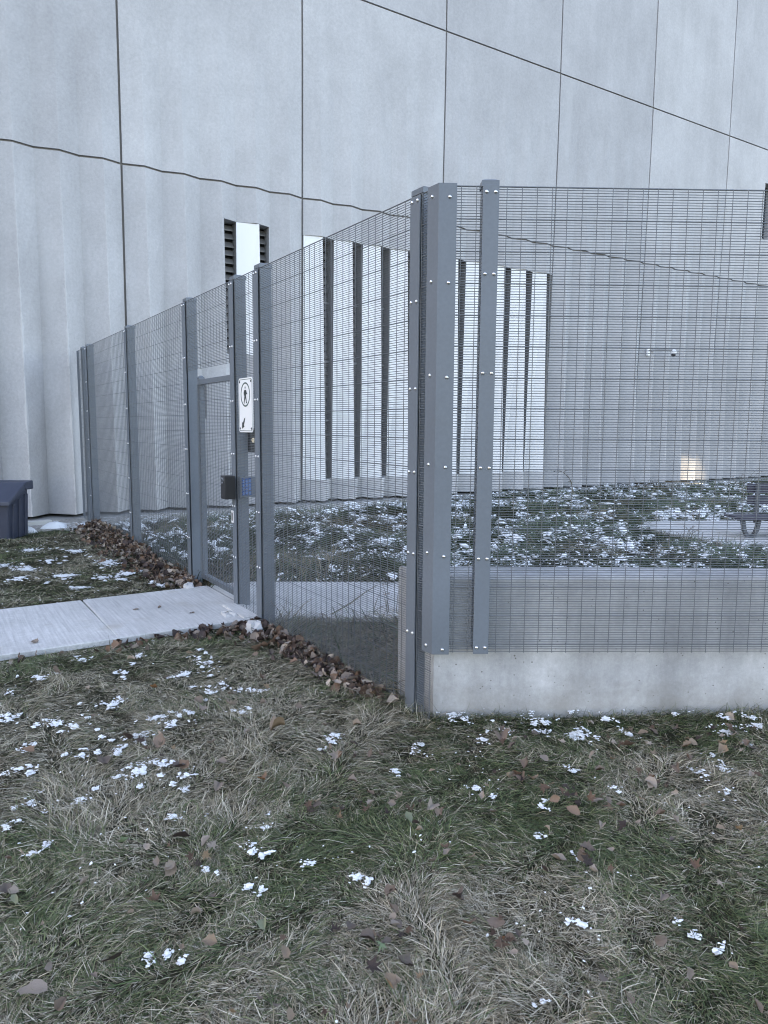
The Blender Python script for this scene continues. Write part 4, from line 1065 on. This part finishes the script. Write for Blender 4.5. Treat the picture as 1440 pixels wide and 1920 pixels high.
lawn_blades('grass', 265000, (-.2, 4.6, .6, 5.45), near_d, 1.0, 1.0, 3, 'matted straw and green grass blades covering the near lawn')
far_d = lambda x, y: np.clip((5.2/np.maximum(np.hypot(x, y), 4.5))**1.2, 0, 1)*((np.hypot(x, y) > 5.3) | (np.abs(np.arctan2(x, y)-.566) > .58))*(x > -1.2)
lawn_blades('grass', 75000, (-1.2, 2.26, 4.9, 12.0), far_d, 1.0, 1.5, 2, 'matted frosty grass by the path and the grit bin')
side_d = lambda x, y: 1.0*((np.abs(np.arctan2(x, y)-.566) > .60) | (y < .6) | (x > 4.55))
lawn_blades('grass', 110000, (-1.8, 5.6, -.3, 5.4), side_d, 1.05, 1.5, 2, 'thin grass at the margins of the near lawn')
# long fringe standing against the low wall and the foot of the fence
n = 5200
u = rng.uniform(0.0, 3.2, n); v = 0.07-np.abs(rng.normal(0, .05, n)); x = CX+DX*u+NX*v; y = CY+DY*u+NY*v
hfr = .40+.75*vn(u, 0*u, 3.3, 41)
isg = rng.random(n) < .72
o = make_blades('grass', x, y, np.clip(rng.normal(.12, .035, n), .04, .2)*hfr, rng.uniform(.0018, .003, n), A31-math.pi/2+rng.normal(0, 1.0, n), np.clip(rng.normal(.75, .3, n), .1, 1.4), np.where(isg[:, None], pick(GREEN, n), pick(STRAW, n)), M['grass'], 3)
tag(o, 'long green grass fringe leaning on the foot of the low wall', 'grass', kind='stuff')
n = 3200
y = rng.uniform(3.05, 5.40, n); x = FX+rng.normal(-.01, .045, n)
isg = rng.random(n) < .25
o = make_blades('grass', x, y, np.clip(rng.normal(.09, .03, n), .03, .17), rng.uniform(.0018, .003, n), rng.uniform(0, 6.28, n), np.clip(rng.normal(.8, .35, n), .1, 1.4), np.where(isg[:, None], pick(GREEN, n), pick(STRAW, n)), M['grass'], 3)
tag(o, 'dry straw tufts growing through the foot of the long mesh fence', 'grass', kind='stuff')

# garden: long flattened dark grass in mounds
def gard_ok(x, y):
    return in_garden(x, y) & ~in_path_inner(x, y) & ~in_poly(x, y, PATIO) & (y < gravel_edge(x)+.05)
def garden(name, n, box, dens, lm, wm, label):
    x, y = sample(n, *box, gard_ok, dens)
    n = len(x); sn = gsnow(x, y)
    kill = (sn > .02) & (rng.random(n) < .12); x, y = x[~kill], y[~kill]; n = len(x)
    flow = 2*math.pi*(fbm(x, y, .8, 37, 2)*1.6)
    ang = flow+rng.normal(0, .6, n)
    el = np.clip(np.abs(rng.normal(.5, .3, n)), .05, 1.3)
    L = np.clip(rng.gamma(7, .03, n), .06, .42)*lm
    brown = fbm(x, y, .7, 43, 2)+.30*np.exp(-(((x-13.2)/2.6)**2+((y-9.0)/1.6)**2))
    isb = rng.random(n) < np.clip((brown-.60)*3.2+.12, .06, .9)
    isb = isb | ((along(x, y)[1] < 2.55) & (rng.random(n) < .6))
    col = np.where(isb[:, None], pick(np.array([[.20, .165, .105], [.14, .115, .075], [.28, .24, .17]]), n), pick(np.array([[.048, .080, .044], [.075, .11, .058], [.040, .060, .034], [.115, .14, .08]]), n))
    o = make_blades(name, x, y, L, rng.uniform(.0035, .007, n)*wm, ang, el, col, M['garden_grass'], 2, .8)
    return tag(o, label, 'grass', kind='stuff')
garden('garden_grass', 105000, (2.3, 16.5, 3.0, 12.6), lambda x, y: np.clip((6/np.maximum(np.hypot(x, y), 6))**1.2, 0, 1), 1.0, 1.2, 'dark flattened garden grass in low mounds behind the fence')
garden('garden_grass', 16000, (8.0, 24, -1.0, 12.8), lambda x, y: 1.0*(np.hypot(x, y) > 13), 1.3, 2.2, 'distant dark grass along the far end of the garden')

# ------------------------------------------------------------------ fallen leaves
def leaf_mesh(kind, seed, mat):
    r_ = np.random.default_rng(seed)
    curl, fold_, twist = r_.uniform(-1.0, 1.6), r_.uniform(.25, 1.05), r_.uniform(-1.1, 1.1)
    if seed == 1: curl, fold_, twist = .35, .22, .2
    b = MB()
    if kind == 'o':                                    # simple pointed leaf with a folded midrib
        n = 7; prof = [0.06, .32, .44, .46, .40, .26, .03]; wj = r_.uniform(.85, 1.2)
        vs = []; x = z = 0.0; a = -curl*.5
        for i in range(n):
            wd = prof[i]*wj*(1+r_.uniform(-.22, .18))
            for s_ in (-1, -.5, 0, .5, 1):
                yy = s_*wd; lift = abs(s_)*wd*fold_+twist*yy*(i/n-.5)+r_.normal(0, .028)*(abs(s_) > .3)
                vs.append((x-.5-math.sin(a)*lift, yy*math.cos(fold_*.5), z+math.cos(a)*lift))
            a += curl/(n-1)+r_.normal(0, .06); x += math.cos(a)/(n-1); z += math.sin(a)/(n-1)
        fs = [(i*5+k_, i*5+k_+1, (i+1)*5+k_+1, (i+1)*5+k_) for i in range(n-1) for k_ in range(4)]
        b.add(vs, fs)
        st = r_.uniform(.1, .4); b.add([(-.5, -.012, vs[2][2]), (-.5, .012, vs[2][2]), (-.5-st, .006, vs[2][2]+.08), (-.5-st, -.006, vs[2][2]+.08)], [(0, 1, 2, 3)])
    else:                                              # lobed maple-like leaf
        lobes = [(-2.5, .42), (-1.95, .26), (-1.35, .56), (-.95, .28), (-.62, .52), (-.36, .26), (0, .66), (.36, .26), (.62, .52), (.95, .28), (1.35, .56), (1.95, .26), (2.5, .42), (3.14, .16)]
        vs = [(0, 0, 0)]; ring = []
        for a, r in lobes:
            r *= r_.uniform(.88, 1.12)
            vs.append((r*.45*math.cos(a), r*.45*math.sin(a), r*r*curl*.2+r_.normal(0, .015)))
        for a, r in lobes:
            r *= r_.uniform(.88, 1.12)
            vs.append((r*math.cos(a), r*math.sin(a), r*r*curl*.75*(1+.5*math.sin(2*a+seed))+r_.normal(0, .04)))
        n = len(lobes)
        fs = [(0, 1+i, 1+(i+1) % n) for i in range(n)]+[(1+i, 1+n+i, 1+n+(i+1) % n, 1+(i+1) % n) for i in range(n)]
        vs = [(x*.9, y*.9, z+abs(y)*fold_*.35) for x, y, z in vs]
        b.add(vs, fs); b.add([(-.14, -.012, 0), (-.14, .012, 0), (-.55, .006, .06), (-.55, -.006, .06)], [(0, 1, 2, 3)])
    return b.mesh('fallen_leaf', mat, True)
LM = {}
def get_leaf(kind, col, var):
    k_ = (kind, col, var)
    if k_ not in LM: LM[k_] = leaf_mesh(kind, var*13+(5 if kind == 'm' else 1), M['leaf_'+col])
    return LM[k_]
COLNAME = {'pale': 'pale beige', 'tan': 'tan', 'brown': 'brown', 'dark': 'blackish brown', 'orange': 'rusty orange', 'grey': 'dull greyish', 'green': 'pale green'}
UNIQ = {0: 'large pale grey fallen leaf lying alone in the straw, nearest the lower left corner', 1: 'rusty orange leaf lying alone on the snow flecked lawn, below the path',
        10: 'very dark brown leaf tilted up in the straw among the snow flecks'}
ANON = []
def put_leaf(x, y, s, kind, col, i, label=None, lift=None):
    me = get_leaf(kind, col, i % 7)
    o = bpy.data.objects.new('fallen_leaf', me)
    on_path = 5.45 < y < 6.83
    z = float(ground_z(x, y))+(0.040 if on_path else 0.020+0.024*random.random() if lift is None else lift)
    s_ = s*.97; o.location = (x, y, z+.008); o.scale = (s_, s_*(random.uniform(.68, 1.0) if i else .85), s_*(random.uniform(.8, 1.4) if i else .8))
    tl = .12 if on_path else .42
    o.rotation_euler = (random.gauss(0, tl), random.gauss(0, tl), random.uniform(0, 6.283))
    COL.objects.link(o)
    shape = 'lobed' if kind == 'm' else 'oval'
    tag(o, label, 'leaf', 'fallen leaves scattered on the lawn')
    if not label: ANON.append((o, col, shape, s, x, y))
for i, (x, y, s, kind, col) in enumerate(LEAVES):
    put_leaf(x, y, s, kind, col, i, UNIQ.get(i))
cs = ['brown', 'grey', 'tan', 'pale', 'dark', 'brown', 'grey', 'dark', 'orange', 'grey']
cnt = 0
for (cx_, cy_) in CLUSTERS:
    for k_ in range(random.choice((4, 5, 6))):
        put_leaf(cx_+random.gauss(0, .055), cy_+random.gauss(0, .075), random.uniform(.032, .068), random.choice('omm'), random.choice(['brown', 'dark', 'pale', 'brown', 'dark', 'tan', 'dark']), random.randrange(99))
while cnt < 24:
    y = random.uniform(1.1, 5.3); x = random.uniform(.1, 3.9)
    u, v = along(x, y)
    if not ((x < 2.15 and v < 5) or (v < .02)) or abs(math.atan2(x, y)-.566) > .5: continue
    if fbm(np.array([x]), np.array([y]), 1.1, 51, 2)[0] < .50: continue
    put_leaf(x, y, random.uniform(.03, .065), random.choice('ooom'), random.choice(cs), random.randrange(99)); cnt += 1

ORD = ['leftmost', 'second', 'third', 'fourth', 'fifth', 'sixth', 'seventh', 'eighth', 'ninth', 'tenth', 'eleventh', 'twelfth', 'thirteenth', 'fourteenth', 'fifteenth', 'sixteenth', 'seventeenth', 'eighteenth', 'nineteenth', 'twentieth']
def zone(x, y):
    u, v = along(x, y)
    if 5.45 < y < 6.83: return 'on the concrete path'
    if y > 4.3: return 'in the grass just before the path'
    if y > 3.3 and x < 1.3: return 'among the snow patches before the path'
    if x > 1.3 and x < 2.25 and y > 2.85: return 'in the straw beside the long fence'
    if u > -.15 and v > -.42: return 'close to the foot of the low wall'
    if u > -.15 and v > -.85: return 'in the green grass before the low wall'
    if u > -.3: return 'in the nearest grass before the low wall'
    if y > 2.55: return 'on the lawn below the corner post'
    return 'in the flattened straw nearest the viewer'
bins = {}
for it in ANON:
    o, col, shape, s, x, y = it
    size = 'large' if s > .08 else 'small' if s < .048 else 'mid-sized'
    bins.setdefault((f'{size} {COLNAME[col]} {shape} leaf', zone(x, y)), []).append(it)
for (what, where), L_ in bins.items():
    L_.sort(key=lambda it: math.atan2(it[4], it[5]))
    for k_, it in enumerate(L_):
        if len(L_) == 1: it[0]['label'] = f'{what} {where}'
        elif k_ == 0: it[0]['label'] = f'leftmost {what} {where}'
        else: it[0]['label'] = f'{what} {where}, {ORD[min(k_, 19)]} from left'
# drifts of dead leaves along the fence: nobody could count them
def drift(name, n, line, label):
    Vl, Fl, Cl = [], [], []; nb = 0
    pal = np.array([LEAFCOL[k_] for k_ in ('brown', 'dark', 'grey', 'grey', 'brown', 'pale', 'dark', 'dark', 'brown')])
    base = [leaf_mesh(random.choice('oom'), 500+i, None) for i in range(9)]
    B = []
    for me in base:
        v = np.empty(len(me.vertices)*3, np.float32); me.vertices.foreach_get('co', v); v = v.reshape(-1, 3)
        F = [tuple(p.vertices) for p in me.polygons]; B.append((v, F)); bpy.data.meshes.remove(me)
    F3, F4 = [], []
    for i in range(n):
        t = rng.random(); k_ = min(int(t*(len(line)-1)), len(line)-2); f = t*(len(line)-1)-k_
        w_ = line[k_][2]*(1-f)+line[k_+1][2]*f; hgt = line[k_][3]*(1-f)+line[k_+1][3]*f
        off = abs(rng.normal(0, .5)); 
        x = line[k_][0]*(1-f)+line[k_+1][0]*f-off*w_+rng.normal(0, .02); y = line[k_][1]*(1-f)+line[k_+1][1]*f+rng.normal(0, .10)
        if 5.43 < y < 6.85 or x > FX-.012: continue
        v, F = B[rng.integers(0, 9)]; s = rng.uniform(.04, .085)
        e = rng.normal(0, .8, 2); a = rng.uniform(0, 6.28)
        ca, sa = math.cos(a), math.sin(a); cb, sb = math.cos(e[0]), math.sin(e[0]); cc, sc_ = math.cos(e[1]), math.sin(e[1])
        Rm = np.array([[ca, -sa, 0], [sa, ca, 0], [0, 0, 1]]) @ np.array([[cb, 0, sb], [0, 1, 0], [-sb, 0, cb]]) @ np.array([[1, 0, 0], [0, cc, -sc_], [0, sc_, cc]])
        z = float(ground_z(x, y))+.02+hgt*max(0, 1-off*1.0)*rng.random()
        vv = (v*s) @ Rm.T+np.array([x, y, z]); vv[:, 0] = np.minimum(vv[:, 0], FX-.01)
        Vl.append(vv); Cl.append(np.tile(pal[rng.integers(0, len(pal))]*rng.uniform(.7, 1.25), (len(v), 1)))
        for q in F: (F3 if len(q) == 3 else F4).append([j+nb for j in q])
        nb += len(v)
    fl_ = [np.array(F4)] + ([np.array(F3)] if F3 else [])
    o = put(name, np_mesh(name, np.concatenate(Vl), fl_, M['litter'], True, np.concatenate(Cl)))
    tag(o, label, 'leaf litter', kind='stuff')
drift('leaf_litter', 1350, [(2.24, 12.0, .35, .10), (2.25, 11.0, .42, .16), (2.25, 9.9, .32, .12), (2.25, 8.7, .40, .10), (2.24, 7.6, .34, .09), (2.24, 6.95, .22, .06)], 'deep drift of dead brown leaves along the fence beyond the path')
drift('leaf_litter', 430, [(2.23, 5.36, .36, .06), (2.24, 4.9, .30, .07), (2.24, 4.4, .19, .05), (2.24, 3.9, .17, .04), (2.24, 3.5, .08, .02)], 'drift of dead brown leaves along the fence between gate post and corner')
drift('leaf_litter', 110, [(2.1, 5.38, 1.5, .02), (2.1, 5.30, 1.1, .015)], 'scatter of dead leaves along the near edge of the path')

# ------------------------------------------------------------------ dry weeds seen through the mesh
def weed(x, y, h_, seed, label, nstem=3, curl=0.4, name='dry_weed', th=.0045):
    r_ = random.Random(seed); root = empty(name, (x, y, 0), label, 'weed')
    b = MB(); lf = MB()
    for s_ in range(nstem):
        a = r_.uniform(0, 6.28); p = Vector((x+r_.gauss(0, .03), y+r_.gauss(0, .03), float(ground_z(x, y)))); pts = [p.copy()]
        e = r_.uniform(1.1, 1.5); n = 8; hh = h_*r_.uniform(.7, 1.0)
        for i in range(n):
            p = p+Vector((math.cos(a)*math.cos(e), math.sin(a)*math.cos(e), math.sin(e)))*hh/n; pts.append(p.copy()); e -= curl*r_.uniform(.1, .9)*.35
            for q in range(2):
                if i > 1:
                    d = r_.uniform(0, 6.28); l = h_*r_.uniform(.04, .10); t_ = p+Vector((math.cos(d)*l, math.sin(d)*l, r_.uniform(-.3, .6)*l)); m_ = (p+t_)/2; pr_ = Vector((-math.sin(d), math.cos(d), .4))*l*.25
                    lf.add([p, m_+pr_, t_, m_-pr_], [(0, 1, 2, 3)])
        b.tube(pts, [th*(1-i/(n+2)) for i in range(n+1)], 5)
    b.build('stem', M['stem'], root); o = lf.build('foliage', M['leaf_grey'], root); o['kind'] = 'stuff'
weed(3.28, 5.05, .36, 1, 'thin leafy weed standing before the garden path next to the low wall', 4)
weed(3.10, 5.12, .30, 6, 'slender weed leaning left of the leafy one before the garden path', 2, .7)
weed(2.50, 5.36, .24, 2, 'small dry weed before the garden path right of the second post', 3)
weed(12.4, 11.5, 1.05, 3, 'tall dry weed stem arched over at the back of the garden', 1, 1.35, th=.016)
weed(16.4, 10.0, .70, 4, 'dry branching weed standing behind the dark bench', 4, .3, th=.008)
weed(9.2, 6.35, .34, 5, 'tuft of dry weed at the edge of the patio', 6, .9)
tw = MB(); tw.tube([(2.80, 5.20, .045), (3.1, 5.42, .05), (3.42, 5.70, .055), (3.70, 5.93, .05)], [.006, .007, .005, .003], 5)
tag(put('twig', tw.mesh('twig', M['stem'])), 'long thin dry twig lying across the garden path', 'twig')
